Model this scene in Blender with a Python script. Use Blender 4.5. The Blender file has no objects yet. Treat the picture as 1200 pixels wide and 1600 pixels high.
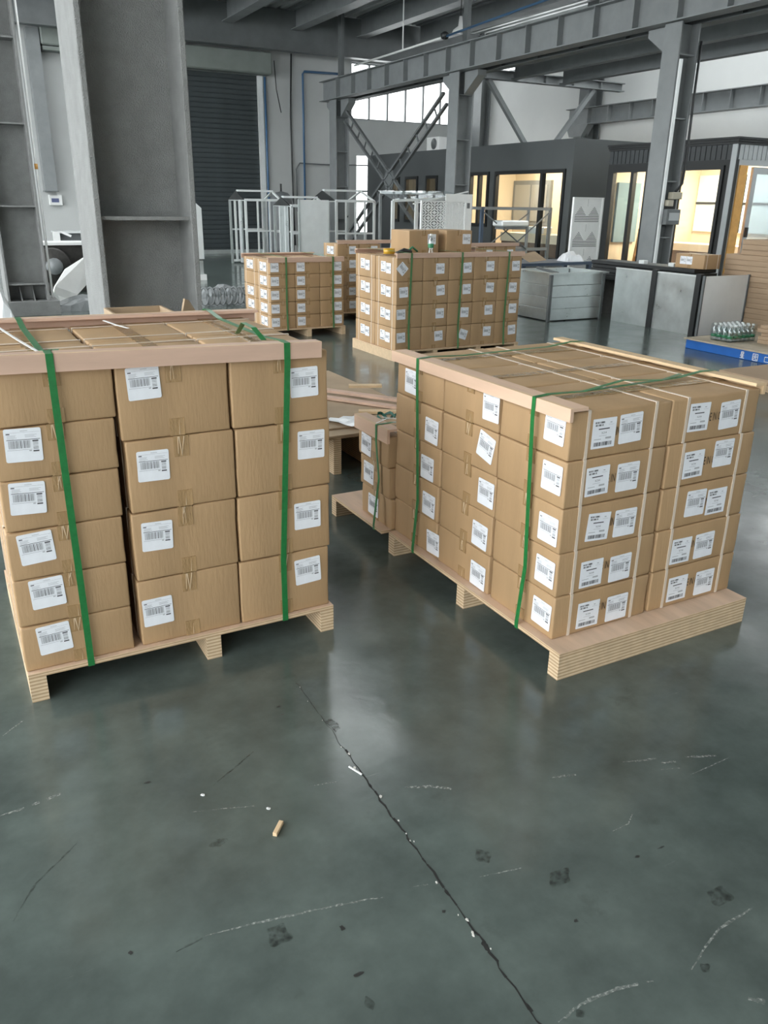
import bpy, bmesh, math, random
from mathutils import Vector, Matrix

random.seed(7)
SC = bpy.context.scene
COL = SC.collection

# ------------------------------------------------------------------ camera
# hall axes: X to the right across the hall, Y towards the roller door wall
F_PX, PITCH, ROLL, YAW, CAM_H = 1256.6, math.radians(21.1), math.radians(0.95), 0.50, 1.40
h = Vector((math.sin(YAW), math.cos(YAW), 0)); r0 = Vector((math.cos(YAW), -math.sin(YAW), 0)); zz = Vector((0, 0, 1))
fw = h * math.cos(PITCH) - zz * math.sin(PITCH)
up0 = h * math.sin(PITCH) + zz * math.cos(PITCH)
rt = r0 * math.cos(ROLL) + up0 * math.sin(ROLL)
up = up0 * math.cos(ROLL) - r0 * math.sin(ROLL)
cam = bpy.data.cameras.new('camera')
cam.sensor_fit = 'VERTICAL'; cam.sensor_height = 36.0; cam.lens = F_PX / 1600 * 36.0
cam.clip_start = 0.05; cam.clip_end = 300
camo = bpy.data.objects.new('camera', cam); COL.objects.link(camo)
camo.matrix_world = Matrix(((rt.x, up.x, -fw.x, 0), (rt.y, up.y, -fw.y, 0), (rt.z, up.z, -fw.z, CAM_H), (0, 0, 0, 1)))
SC.camera = camo

# ------------------------------------------------------------------ light
# overcast daylight: hall open on its left side, added wall behind the camera
world = bpy.data.worlds.new('overcast'); SC.world = world; world.use_nodes = True
bg = world.node_tree.nodes['Background']
bg.inputs[0].default_value = (0.95, 0.99, 1.0, 1); bg.inputs[1].default_value = 1.0
SC.view_settings.view_transform = 'Standard'; SC.view_settings.look = 'None'
SC.view_settings.gamma = 1.0; SC.view_settings.use_curve_mapping = False
SC.view_settings.exposure = 2.50
try:
    SC.cycles.max_bounces = 8; SC.cycles.diffuse_bounces = 5; SC.cycles.transparent_max_bounces = 16
except Exception:
    pass

# ------------------------------------------------------------------ materials
def nn(nt, t, **kw):
    n = nt.nodes.new(t)
    for k, v in kw.items(): setattr(n, k, v)
    return n
def mat(name, col, rough=0.6, metal=0.0, var=0.0, vscale=6.0, bump=0.0, bscale=40.0, stretch=(1, 1, 1), spec=0.5,
        coat=0.0, col2=None, emit=None, estr=0.0, rvar=0.0):
    m = bpy.data.materials.new(name); m.use_nodes = True
    nt = m.node_tree; b = nt.nodes['Principled BSDF']
    b.inputs['Base Color'].default_value = (*col, 1); b.inputs['Roughness'].default_value = rough
    b.inputs['Metallic'].default_value = metal; b.inputs['Specular IOR Level'].default_value = spec
    b.inputs['Coat Weight'].default_value = coat; b.inputs['Coat Roughness'].default_value = 0.1
    if emit: b.inputs['Emission Color'].default_value = (*emit, 1); b.inputs['Emission Strength'].default_value = estr
    if var or bump or col2 or rvar:
        tc = nn(nt, 'ShaderNodeTexCoord'); mp = nn(nt, 'ShaderNodeMapping'); mp.inputs['Scale'].default_value = stretch
        nt.links.new(tc.outputs['Object'], mp.inputs[0])
    if var or col2 or rvar:
        no = nn(nt, 'ShaderNodeTexNoise'); no.inputs['Scale'].default_value = vscale; no.inputs['Detail'].default_value = 6; no.inputs['Roughness'].default_value = .6
        nt.links.new(mp.outputs[0], no.inputs['Vector'])
        cr = nn(nt, 'ShaderNodeValToRGB'); e = cr.color_ramp.elements
        e[0].position = .32; e[1].position = .68
        c2 = col2 or tuple(min(1, c * (1 + var)) for c in col)
        c1 = col if col2 else tuple(c * (1 - var) for c in col)
        e[0].color = (*c1, 1); e[1].color = (*c2, 1)
        nt.links.new(no.outputs[0], cr.inputs[0])
        if var or col2: nt.links.new(cr.outputs[0], b.inputs['Base Color'])
        if rvar:
            mr = nn(nt, 'ShaderNodeMapRange'); mr.inputs[1].default_value = .3; mr.inputs[2].default_value = .7
            mr.inputs[3].default_value = max(0, rough - rvar); mr.inputs[4].default_value = rough + rvar
            nt.links.new(no.outputs[0], mr.inputs[0]); nt.links.new(mr.outputs[0], b.inputs['Roughness'])
    if bump:
        n2 = nn(nt, 'ShaderNodeTexNoise'); n2.inputs['Scale'].default_value = bscale; n2.inputs['Detail'].default_value = 4
        nt.links.new(mp.outputs[0], n2.inputs['Vector'])
        bp = nn(nt, 'ShaderNodeBump'); bp.inputs['Strength'].default_value = bump; bp.inputs['Distance'].default_value = .01
        nt.links.new(n2.outputs[0], bp.inputs['Height']); nt.links.new(bp.outputs[0], b.inputs['Normal'])
    return m
def ply_mat(name, light, dark, scale, axis='Z', rough=.65):
    """veneer layers of laminated wood, stacked along one axis"""
    m = bpy.data.materials.new(name); m.use_nodes = True; nt = m.node_tree; b = nt.nodes['Principled BSDF']
    tc = nn(nt, 'ShaderNodeTexCoord'); w = nn(nt, 'ShaderNodeTexWave'); w.bands_direction = axis
    w.inputs['Scale'].default_value = scale; w.inputs['Distortion'].default_value = .35; w.inputs['Detail'].default_value = 2
    w.inputs['Detail Scale'].default_value = 1.0
    cr = nn(nt, 'ShaderNodeValToRGB'); cr.color_ramp.elements[0].position = .25; cr.color_ramp.elements[1].position = .6
    cr.color_ramp.elements[0].color = (*dark, 1); cr.color_ramp.elements[1].color = (*light, 1)
    nt.links.new(tc.outputs['Object'], w.inputs['Vector']); nt.links.new(w.outputs[0], cr.inputs[0])
    no = nn(nt, 'ShaderNodeTexNoise'); no.inputs['Scale'].default_value = 30; mx = nn(nt, 'ShaderNodeMixRGB', blend_type='MULTIPLY')
    mx.inputs[0].default_value = .35
    nt.links.new(tc.outputs['Object'], no.inputs['Vector']); nt.links.new(cr.outputs[0], mx.inputs[1]); nt.links.new(no.outputs[0], mx.inputs[2])
    nt.links.new(mx.outputs[0], b.inputs['Base Color']); b.inputs['Roughness'].default_value = rough
    return m
def glass_mat(name, tint=(1, 1, 1), gloss=.12):
    m = bpy.data.materials.new(name); m.use_nodes = True; nt = m.node_tree; nt.nodes.clear()
    o = nn(nt, 'ShaderNodeOutputMaterial'); mx = nn(nt, 'ShaderNodeMixShader'); tr = nn(nt, 'ShaderNodeBsdfTransparent'); gl = nn(nt, 'ShaderNodeBsdfGlossy')
    tr.inputs[0].default_value = (*tint, 1); gl.inputs['Roughness'].default_value = .03; mx.inputs[0].default_value = gloss
    nt.links.new(tr.outputs[0], mx.inputs[1]); nt.links.new(gl.outputs[0], mx.inputs[2]); nt.links.new(mx.outputs[0], o.inputs[0])
    return m

CARD = mat('cardboard', (.41, .265, .138), .62, var=.10, vscale=5, bump=.12, bscale=140, stretch=(1, 1, .15))
CARD_IN = mat('cardboard_sheet', (.40, .29, .185), .7, var=.12, vscale=4, bump=.1, bscale=30)
TAPE = mat('packing_tape', (.35, .225, .110), .24, coat=.35, var=.15, vscale=20, bump=.8, bscale=38, stretch=(1, 1, .35))
CREASE_GLINT = mat('tape_crease_highlight', (.66, .50, .33), .2, coat=.6)  # wrinkle slivers with the tape's highlight put into their pale colour
BAND = mat('white_band', (.66, .56, .46), .35)
WHITE = mat('label_paper', (.80, .82, .86), .35, var=.03, vscale=30)
GREYP = mat('label_grey_print', (.42, .43, .45), .5)
BLACKP = mat('label_black_print', (.06, .06, .065), .5)
PGREEN = mat('pale_green_strap', (.075, .20, .075), .4)
INK = mat('box_ink', (.015, .013, .011), .7)
GREEN = mat('green_strap', (.015, .165, .042), .35, coat=.3, var=.15, vscale=60)
PLYTOP = mat('plywood_face', (.64, .46, .33), .6, var=.14, vscale=14, stretch=(1, .15, 1))
PLYEDGE = ply_mat('plywood_edge', (.80, .61, .40), (.52, .35, .20), 38)
PINK = mat('veneer_board', (.60, .41, .31), .55, var=.13, vscale=10, stretch=(.15, 1, 1))
PINKY = mat('veneer_board_long', (.62, .43, .31), .55, var=.13, vscale=10, stretch=(1, .15, 1))
LVL = ply_mat('laminated_stringer', (.80, .62, .41), (.52, .36, .21), 27)
PINE = mat('pine', (.66, .48, .29), .6, var=.12, vscale=12, stretch=(1, .1, 1))
STEEL = mat('painted_steel', (.135, .147, .150), .5, var=.12, vscale=3, bump=.05, bscale=12)  # tone raised to stand in for haze over distant steel
STEEL_L = mat('painted_steel_light', (.225, .240, .245), .5, var=.10, vscale=3, bump=.05, bscale=12)  # likewise lifted, haze put into the base colour
COAT = mat('fireproof_coating', (.27, .275, .27), .85, var=.10, vscale=9, bump=1.0, bscale=170)
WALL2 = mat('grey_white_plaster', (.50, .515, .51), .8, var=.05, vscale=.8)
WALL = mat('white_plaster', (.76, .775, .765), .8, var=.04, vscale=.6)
DECK = mat('roof_deck', (.42, .44, .44), .5, var=.1, vscale=2)
DOORM = mat('roller_door_grey', (.042, .052, .056), .45, var=.12, vscale=3)
HOOD = mat('roller_hood', (.20, .225, .21), .6, var=.1, vscale=2)
GALV = mat('galvanised_steel', (.60, .645, .645), .34, metal=.75, var=.10, vscale=5, rvar=.08)
GALVL = mat('galvanised_bright', (.78, .81, .81), .40, metal=.35, var=.05, vscale=4)
BLACK = mat('black_metal', (.018, .02, .021), .45)
DGREY = mat('dark_booth_panel', (.085, .094, .096), .55, var=.06, vscale=1.5)
FLUTE = mat('fluted_panel', (.05, .056, .06), .4, var=.1, vscale=3)
SILVER = mat('silver_frame', (.42, .44, .45), .35, metal=.5)
GLASS = glass_mat('window_glass'); GLASSB = glass_mat('booth_glass', (.93, .96, .97), .05)
POLY = glass_mat('clear_sheet', (.93, .96, .97), .22)
WARM = mat('warm_wall', (.82, .69, .50), .7)
OAK = mat('oak_wood', (.62, .33, .09), .5, var=.12, vscale=8)
COUNTER = mat('brown_counter', (.20, .13, .09), .6, var=.1, vscale=5)
LAMP = mat('warm_lamp', (1, .85, .6), .5, emit=(1.0, .84, .62), estr=6.5)
MDF = mat('mdf_board', (.36, .255, .165), .75, var=.10, vscale=7, stretch=(.3, .3, 6))
BLUE = mat('blue_steel', (.02, .13, .46), .4, coat=.2, var=.08, vscale=6)
BLUEG = mat('blue_grey_steel', (.055, .085, .13), .45)
PIPEB = mat('blue_pipe', (.06, .14, .26), .4)
WPAINT = mat('white_paint', (.80, .81, .80), .4, var=.03)
PLASTIC = mat('white_plastic_film', (.75, .77, .79), .3, bump=.4, bscale=14)
YEL = mat('yellow_tape', (.62, .36, .03), .3, coat=.5)
BOTTLE = glass_mat('bottle_plastic', (.90, .95, .96), .25)
GREENL = mat('green_label', (.03, .22, .10), .4)
DARKJ = mat('dark_debris', (.035, .033, .03), .7, var=.3, vscale=20)
TARP = mat('grey_tarp', (.20, .215, .22), .45, bump=.6, bscale=10, var=.2, vscale=6)
TANKM = mat('tank_grey', (.12, .13, .135), .45, var=.1)
BEIGE = mat('beige_plastic', (.42, .39, .31), .5)
CRACKM = mat('crack_dark', (.016, .016, .015), .95, var=.4, vscale=60)
CHIP = mat('concrete_chip', (.55, .54, .50), .8, var=.2, vscale=60)
SCUFF = None
STAIN = None
def worn(name, col, rough, scale, lo, hi):
    """patchy mark on the floor: coverage broken up by noise"""
    m = bpy.data.materials.new(name); m.use_nodes = True; nt = m.node_tree; b = nt.nodes['Principled BSDF']; o = nt.nodes['Material Output']
    b.inputs['Base Color'].default_value = (*col, 1); b.inputs['Roughness'].default_value = rough
    tc = nn(nt, 'ShaderNodeTexCoord'); no = nn(nt, 'ShaderNodeTexNoise'); no.inputs['Scale'].default_value = scale; no.inputs['Detail'].default_value = 5
    mr = nn(nt, 'ShaderNodeMapRange'); mr.inputs[1].default_value = .35; mr.inputs[2].default_value = .68; mr.inputs[3].default_value = lo; mr.inputs[4].default_value = hi
    tr = nn(nt, 'ShaderNodeBsdfTransparent'); mx = nn(nt, 'ShaderNodeMixShader')
    nt.links.new(tc.outputs['Object'], no.inputs['Vector']); nt.links.new(no.outputs[0], mr.inputs[0]); nt.links.new(mr.outputs[0], mx.inputs[0])
    nt.links.new(tr.outputs[0], mx.inputs[1]); nt.links.new(b.outputs[0], mx.inputs[2]); nt.links.new(mx.outputs[0], o.inputs[0]); return m
SCUFF = worn('floor_scuff', (.30, .32, .30), .5, 130, .0, .85); STAIN = worn('floor_stain', (.035, .040, .036), .3, 70, .0, .62)
GRIME = mat('floor_grime', (.020, .021, .02), .6)

def floor_material():
    m = bpy.data.materials.new('epoxy_floor'); m.use_nodes = True; nt = m.node_tree; b = nt.nodes['Principled BSDF']
    L = nt.links.new; tc = nn(nt, 'ShaderNodeTexCoord')
    def noise(scale, det=6, st=(1, 1, 1), rot=0):
        mp = nn(nt, 'ShaderNodeMapping'); mp.inputs['Scale'].default_value = st; mp.inputs['Rotation'].default_value = (0, 0, rot)
        L(tc.outputs['Object'], mp.inputs[0])
        n = nn(nt, 'ShaderNodeTexNoise'); n.inputs['Scale'].default_value = scale; n.inputs['Detail'].default_value = det
        n.inputs['Roughness'].default_value = .62; L(mp.outputs[0], n.inputs['Vector']); return n.outputs[0]
    def ramp(x, a, b_, ca, cb):
        r = nn(nt, 'ShaderNodeValToRGB'); e = r.color_ramp.elements; e[0].position = a; e[1].position = b_
        e[0].color = (*ca, 1); e[1].color = (*cb, 1); L(x, r.inputs[0]); return r.outputs[0]
    def mix(f, a, c, fac=None, t='MIX'):
        x = nn(nt, 'ShaderNodeMixRGB', blend_type=t)
        if f is not None: L(f, x.inputs[0])
        else: x.inputs[0].default_value = fac
        L(a, x.inputs[1]); 
        if isinstance(c, tuple): x.inputs[2].default_value = (*c, 1)
        else: L(c, x.inputs[2])
        return x.outputs[0]
    base = ramp(noise(.9), .35, .66, (.078, .099, .091), (.108, .131, .120))
    cloud = ramp(noise(4.5, 8), .30, .72, (.64, .65, .65), (1.2, 1.2, 1.2))
    c = mix(None, base, cloud, 1.0, 'MULTIPLY')
    dark = ramp(noise(7, 5), .62, .74, (0, 0, 0), (.55, .55, .55)); c = mix(dark, c, (.058, .068, .062))
    sc1 = ramp(noise(5, 7, (1, 9, 1), .35), .70, .78, (0, 0, 0), (.5, .5, .5)); c = mix(sc1, c, (.24, .26, .25))
    sc2 = ramp(noise(4, 7, (9, 1, 1), -.5), .69, .80, (0, 0, 0), (.4, .4, .4)); c = mix(sc2, c, (.070, .080, .076))
    L(c, b.inputs['Base Color'])
    mr = nn(nt, 'ShaderNodeMapRange'); mr.inputs[1].default_value = .3; mr.inputs[2].default_value = .7; mr.inputs[3].default_value = .10; mr.inputs[4].default_value = .25
    L(noise(3.2, 8), mr.inputs[0]); L(mr.outputs[0], b.inputs['Roughness'])
    bp = nn(nt, 'ShaderNodeBump'); bp.inputs['Strength'].default_value = .05; bp.inputs['Distance'].default_value = .01
    L(noise(14, 4), bp.inputs['Height']); L(bp.outputs[0], b.inputs['Normal'])
    b.inputs['Specular IOR Level'].default_value = .55
    return m
FLOORM = floor_material()

# ------------------------------------------------------------------ mesh builder
class MB:
    def __init__(s): s.v = []; s.f = []; s.m = []; s.sm = []
    def _add(s, vs, fs, mi=0, sm=False):
        o = len(s.v); s.v += [tuple(p) for p in vs]
        for f in fs: s.f.append(tuple(o + i for i in f)); s.m.append(mi); s.sm.append(sm)
        return s
    def box(s, x0, x1, y0, y1, z0, z1, mi=0):
        return s._add([(x0, y0, z0), (x1, y0, z0), (x1, y1, z0), (x0, y1, z0), (x0, y0, z1), (x1, y0, z1), (x1, y1, z1), (x0, y1, z1)],
                      [(3, 2, 1, 0), (4, 5, 6, 7), (0, 1, 5, 4), (1, 2, 6, 5), (2, 3, 7, 6), (3, 0, 4, 7)], mi)
    def quad(s, a, b, c, d, mi=0): return s._add([a, b, c, d], [(0, 1, 2, 3)], mi)
    def tube(s, pts, r, n=8, mi=0, cap=True):
        pts = [Vector(p) for p in pts]; rings = []; vs = []; fs = []
        rr = r if isinstance(r, (list, tuple)) else [r] * len(pts)
        ref = None
        for i, p in enumerate(pts):
            t = (pts[min(i + 1, len(pts) - 1)] - pts[max(i - 1, 0)]).normalized()
            if ref is None: ref = t.orthogonal().normalized()
            a = (ref - t * ref.dot(t)).normalized(); ref = a; b = t.cross(a)
            for k in range(n):
                q = 2 * math.pi * k / n; vs.append(p + (a * math.cos(q) + b * math.sin(q)) * rr[i])
        for i in range(len(pts) - 1):
            for k in range(n): fs.append((i * n + k, i * n + (k + 1) % n, (i + 1) * n + (k + 1) % n, (i + 1) * n + k))
        if cap: fs.append(tuple(reversed(range(n)))); fs.append(tuple((len(pts) - 1) * n + k for k in range(n)))
        return s._add(vs, fs, mi, True)
    def lathe(s, prof, n=16, c=(0, 0, 0), mi=0):
        vs = []; fs = []
        for (r, z) in prof:
            for k in range(n): q = 2 * math.pi * k / n; vs.append((c[0] + r * math.cos(q), c[1] + r * math.sin(q), c[2] + z))
        for i in range(len(prof) - 1):
            for k in range(n): fs.append((i * n + k, i * n + (k + 1) % n, (i + 1) * n + (k + 1) % n, (i + 1) * n + k))
        fs.append(tuple(reversed(range(n)))); fs.append(tuple((len(prof) - 1) * n + k for k in range(n)))
        return s._add(vs, fs, mi, True)
    def bar(s, p0, p1, w, t, side, mi=0):
        """rectangular bar from p0 to p1; w along 'side', t across"""
        p0, p1, sd = Vector(p0), Vector(p1), Vector(side).normalized(); d = (p1 - p0).normalized()
        sd = (sd - d * sd.dot(d)).normalized(); o = d.cross(sd); vs = []
        for p in (p0, p1):
            for a, b in ((-1, -1), (1, -1), (1, 1), (-1, 1)): vs.append(p + sd * a * w / 2 + o * b * t / 2)
        return s._add(vs, [(3, 2, 1, 0), (4, 5, 6, 7), (0, 1, 5, 4), (1, 2, 6, 5), (2, 3, 7, 6), (3, 0, 4, 7)], mi)
    def prism(s, poly, d, mi=0):
        """closed polygon (3D points) extruded by vector d"""
        n = len(poly); d = Vector(d); vs = [Vector(p) for p in poly] + [Vector(p) + d for p in poly]
        return s._add(vs, [tuple(range(n)), tuple(reversed(range(n, 2 * n)))] + [(i, n + i, n + (i + 1) % n, (i + 1) % n) for i in range(n)], mi)
    def ribbon(s, pts, wdir, w, t=.0012, mi=0):
        """flat strap of thickness t following points"""
        pts = [Vector(p) for p in pts]; wd = Vector(wdir).normalized(); vs = []; fs = []
        for i, p in enumerate(pts):
            tg = (pts[min(i + 1, len(pts) - 1)] - pts[max(i - 1, 0)]).normalized(); n = tg.cross(wd).normalized()
            for a, b in ((-1, 0), (1, 0), (1, 1), (-1, 1)): vs.append(p + wd * a * w / 2 + n * b * t)
        for i in range(len(pts) - 1):
            for k in range(4): fs.append((i * 4 + k, i * 4 + (k + 1) % 4, (i + 1) * 4 + (k + 1) % 4, (i + 1) * 4 + k))
        fs.append((3, 2, 1, 0)); e = (len(pts) - 1) * 4; fs.append((e, e + 1, e + 2, e + 3))
        return s._add(vs, fs, mi)
    def mesh(s, name, mats, off=(0, 0, 0), bevel=0):
        me = bpy.data.meshes.new(name)
        me.from_pydata([(x - off[0], y - off[1], z - off[2]) for x, y, z in s.v], [], s.f)
        for m in (mats if isinstance(mats, (list, tuple)) else [mats]): me.materials.append(m)
        me.polygons.foreach_set('material_index', s.m); me.polygons.foreach_set('use_smooth', s.sm)
        bm = bmesh.new(); bm.from_mesh(me); bmesh.ops.recalc_face_normals(bm, faces=bm.faces)
        if bevel: bmesh.ops.bevel(bm, geom=list(bm.edges), offset=bevel, segments=1, affect='EDGES', clamp_overlap=True)
        bm.to_mesh(me); bm.free(); me.update()
        return me
    def build(s, name, mats, parent=None, bevel=0, loc=None):
        """world coordinates in; the object is parented to 'parent' (unrotated)"""
        off = Vector((0, 0, 0)); p = parent
        while p is not None: off += p.location; p = p.parent
        if loc is not None and parent is None: off = Vector(loc)
        o = bpy.data.objects.new(name, s.mesh(name, mats, off, bevel)); COL.objects.link(o)
        if parent is not None: o.parent = parent
        elif loc is not None: o.location = loc
        return o
def link(name, me, parent=None, loc=(0, 0, 0), rot=(0, 0, 0)):
    o = bpy.data.objects.new(name, me); COL.objects.link(o); o.location = loc; o.rotation_euler = rot
    if parent: o.parent = parent
    return o
def tag(o, label=None, cat=None, group=None, kind=None):
    if label: o['label'] = label
    if cat: o['category'] = cat
    if group: o['group'] = group
    if kind: o['kind'] = kind
    return o
def thing(name, label, cat, loc=(0, 0, 0), group=None):
    o = bpy.data.objects.new(name, None); COL.objects.link(o); o.location = loc; o.empty_display_size = .1
    return tag(o, label, cat, group)
def struct(name, loc=(0, 0, 0)):
    o = bpy.data.objects.new(name, None); COL.objects.link(o); o.location = loc; o.empty_display_size = .1
    return tag(o, kind='structure')

# ------------------------------------------------------------------ the hall
fl = tag(MB().box(-14, 15.3, -12, 22.6, -.12, 0).build('floor', FLOORM), 'grey-green glossy epoxy factory floor with a long crack', None, None, 'structure')
# the long floor crack with broken edges
rnd = random.Random(3)
ck = MB(); ys = []; y = .45
while y < 2.02: ys.append(y); y += rnd.uniform(.012, .03)
cen = [(.763 + .027 * (yy - .76) / 1.0 + rnd.uniform(-.004, .004), yy) for yy in ys]
for (a, b) in zip(cen[:-1], cen[1:]):
    k = 1.0 if a[1] < 1.62 else .35
    wa, wb = rnd.uniform(.0008, .0032) * k, rnd.uniform(.0008, .0032) * k
    ck.quad((a[0] - wa, a[1], .0006), (a[0] + wa, a[1], .0006), (b[0] + wb, b[1], .0006), (b[0] - wb, b[1], .0006))
for (yy, w) in ((1.34, .008), (.95, .010), (1.10, .006), (1.20, .005), (1.48, .005), (.80, .008)):
    pts = [(.763 + .027 * (yy - .76) + w * rnd.uniform(.4, 1) * math.cos(q) * .8, yy + w * 2.0 * rnd.uniform(.5, 1) * math.sin(q), .0004) for q in [i * math.pi / 4 for i in range(8)]]
    ck._add(pts, [tuple(range(8))])
ck.build('crack', CRACKM, fl)
chip = MB()
for i in range(22):
    a = rnd.choice(cen[4:]); w = rnd.uniform(.0012, .0045)
    if a[1] > 1.62: w *= .5
    cx_, cy_ = a[0] + rnd.uniform(-.010, .010), a[1] + rnd.uniform(-.01, .01)
    chip.prism([(cx_ + w * rnd.uniform(.5, 1) * math.cos(q), cy_ + 1.6 * w * rnd.uniform(.5, 1) * math.sin(q), .0003) for q in [j * 2 * math.pi / 5 for j in range(5)]], (0, 0, .0022))
tag(chip.build('broken_chips', CHIP, fl), kind='stuff')
def streak(pts, w, name, m, z=.0004, seed=1):
    r_ = random.Random(seed); b = MB(); q = []
    for (a, c) in zip(pts[:-1], pts[1:]):
        n = max(2, int(math.hypot(c[0] - a[0], c[1] - a[1]) / .015))
        for k in range(n): q.append((a[0] + (c[0] - a[0]) * k / n, a[1] + (c[1] - a[1]) * k / n))
    q.append(pts[-1]); N = len(q)
    for i in range(N - 1):
        if r_.random() < .04: continue
        d = Vector((q[i + 1][0] - q[i][0], q[i + 1][1] - q[i][1], 0)).normalized(); s_ = Vector((-d.y, d.x, 0))
        w0 = w * r_.uniform(.55, 1) * (.3 + .7 * math.sin(math.pi * (i + .3) / N)); j = r_.uniform(-.12, .12) * w
        a = Vector((q[i][0], q[i][1], z)) + s_ * j; c = Vector((q[i + 1][0], q[i + 1][1], z)) + s_ * j
        b.quad(a - s_ * w0 / 2, c - s_ * w0 / 2, c + s_ * w0 / 2, a + s_ * w0 / 2)
    return b.build(name, m, fl)
SCUFFS = [([(.275, 1.234), (.378, 1.215), (.51, 1.187), (.605, 1.164), (.644, 1.151)], .007), ([(-.064, 1.794), (.009, 1.798), (.078, 1.811)], .012),
    ([(-.032, 2.128), (.028, 2.18)], .006), ([(.35, 1.596), (.429, 1.569), (.509, 1.54)], .004), ([(.64, 1.55), (.718, 1.532)], .005),
    ([(.714, 1.147), (.78, 1.127)], .005), ([(.861, 1.102), (.96, 1.08)], .005), ([(1.43, 1.252), (1.522, 1.221)], .010), ([(1.522, 1.202), (1.562, 1.188)], .012),
    ([(1.5, 1.182), (1.55, 1.163)], .004), ([(1.598, 1.189), (1.677, 1.154)], .012), ([(1.215, 1.29), (1.248, 1.282), (1.283, 1.27)], .010),
    ([(1.554, 1.131), (1.625, 1.131), (1.7, 1.133)], .004), ([(1.222, 1.071), (1.275, 1.072), (1.312, 1.094)], .004),
    ([(1.095, .716), (1.157, .738), (1.228, .759), (1.331, .762)], .008), ([(.794, .753), (.856, .762), (.935, .754), (1.012, .733)], .010),
    ([(1.145, .623), (1.167, .602)], .016), ([(.857, 1.433), (.914, 1.409), (.96, 1.374)], .012)]
for i, (p, w) in enumerate(SCUFFS): streak(p, w, 'scuff_mark', SCUFF, seed=i)
for i, p in enumerate(([(-.065, 1.451), (-.015, 1.531), (.087, 1.618)], [(.425, 1.665), (.562, 1.746)], [(.213, 1.224), (.269, 1.23)])): streak(p, .007, 'dark_streak', STAIN, seed=40 + i)
def blot(x, y, rx, ry, name, m, seed, z=.0003):
    r_ = random.Random(seed); ph = r_.uniform(0, 6)
    a1, a2 = r_.uniform(.1, .35), r_.uniform(.05, .2)
    pts = [(x + rx * (1 + a1 * math.sin(2 * q + ph) + a2 * math.sin(3 * q + 2 * ph)) * math.cos(q), y + ry * (1 + a2 * math.sin(4 * q + ph)) * math.sin(q), z) for q in [i * math.pi / 14 for i in range(28)]]
    b = MB(); b._add(pts, [tuple(range(28))]); return b.build(name, m, fl)
for i, (x, y, a, b) in enumerate(((1.296, .817, .035, .022), (1.125, .707, .010, .010), (1.019, 1.019, .034, .02), (.902, 1.15, .016, .022), (.841, .748, .009, .008),
        (.805, 1.758, .016, .034), (.409, 1.167, .03, .026), (.504, .948, .008, .014), (.377, 1.468, .018, .012))): blot(x, y, a, b, 'oil_stain', STAIN, i)
for i, (x, y, a, b) in enumerate(((1.218, .984, .005, .004), (1.289, .979, .010, .002), (.973, .912, .005, .004), (.28, 1.752, .008, .004), (.133, 1.263, .004, .005), (.70, 1.911, .006, .004),
        (.695, 1.869, .005, .003), (.739, 1.06, .004, .004), (.531, 1.122, .006, .007), (.513, 1.011, .012, .004))): blot(x, y, a, b, 'black_speck', GRIME, 60 + i, .0005)
# litter lying on the floor
tag(MB().bar((.500, 1.425, .006), (.530, 1.458, .006), .011, .010, (1, -1, 0)).build('wood_scrap', PINE, None, .001, (.516, 1.442, 0)), 'small pale wood offcut lying on the bare floor', 'wood scrap')
tag(MB().bar((.765, 1.571, .002), (.781, 1.527, .002), .004, .003, (1, 0, 0)).build('plastic_sliver', WPAINT, None, 0, (.773, 1.549, 0)), 'thin white sliver lying beside the floor crack', 'litter')
for i, (x, y, lab) in enumerate(((.389, 1.643, 'white crumb with dust around it, nearest to the left pallet front'), (.518, 1.522, 'white flat crumb just behind the small wood offcut'))):
    b = MB()
    for k in range(3): b.prism([(x + .002 * k + .004 * rnd.uniform(.5, 1) * math.cos(q), y + .003 * rnd.uniform(.5, 1) * math.sin(q) - .002 * k, .0002) for q in [j * 2 * math.pi / 6 for j in range(6)]], (0, 0, .003))
    tag(b.build('paper_crumb', WPAINT, None, 0, (x, y, 0)), lab, 'litter', 'white crumbs on the floor')

# end wall with high window band, low window and roller door opening
YW, XR, ZR = 22.5, 15.2, 5.95
wb = MB()
wb.box(-14, 4.9, YW, YW + .25, 0, ZR).box(4.9, 8.35, YW, YW + .25, 4.42, ZR).box(8.35, 11.05, YW, YW + .25, 0, ZR)
wb.box(11.05, 14.6, YW, YW + .25, 4.97, ZR).box(11.05, 14.6, YW, YW + .25, 2.65, 3.55).box(14.6, 15.4, YW, YW + .25, 0, ZR)
wb.box(11.05, 11.2, YW, YW + .25, 0, 2.65).box(12.15, 14.6, YW, YW + .25, 0, 2.65).box(11.2, 12.15, YW, YW + .25, 0, .5)
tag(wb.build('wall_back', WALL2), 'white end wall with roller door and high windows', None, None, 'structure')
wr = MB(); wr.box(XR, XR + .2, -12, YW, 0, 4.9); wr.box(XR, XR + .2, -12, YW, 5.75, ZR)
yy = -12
while yy < YW: wr.box(XR, XR + .2, yy, min(yy + .5, YW), 4.9, 5.75); yy += 4.0  # gaps between these piers form the added clerestory
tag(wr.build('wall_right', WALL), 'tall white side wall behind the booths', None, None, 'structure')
w1 = struct('window_1', (12.8, YW, 3.55))
xs = [11.05 + i * .59167 for i in range(7)]
for a, b in zip(xs[:-1], xs[1:]): MB().box(a + .02, b - .02, YW + .10, YW + .11, 3.58, 4.94).build('pane', GLASS, w1)
for x in xs: MB().box(x - .02, x + .02, YW + .07, YW + .14, 3.55, 4.97).build('mullion', STEEL, w1)
MB().box(11.05, 14.6, YW + .06, YW + .15, 3.55, 3.58).box(11.05, 14.6, YW + .06, YW + .15, 4.94, 4.97).build('frame', STEEL, w1)
w2 = struct('window_2', (11.68, YW, .5))
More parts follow.
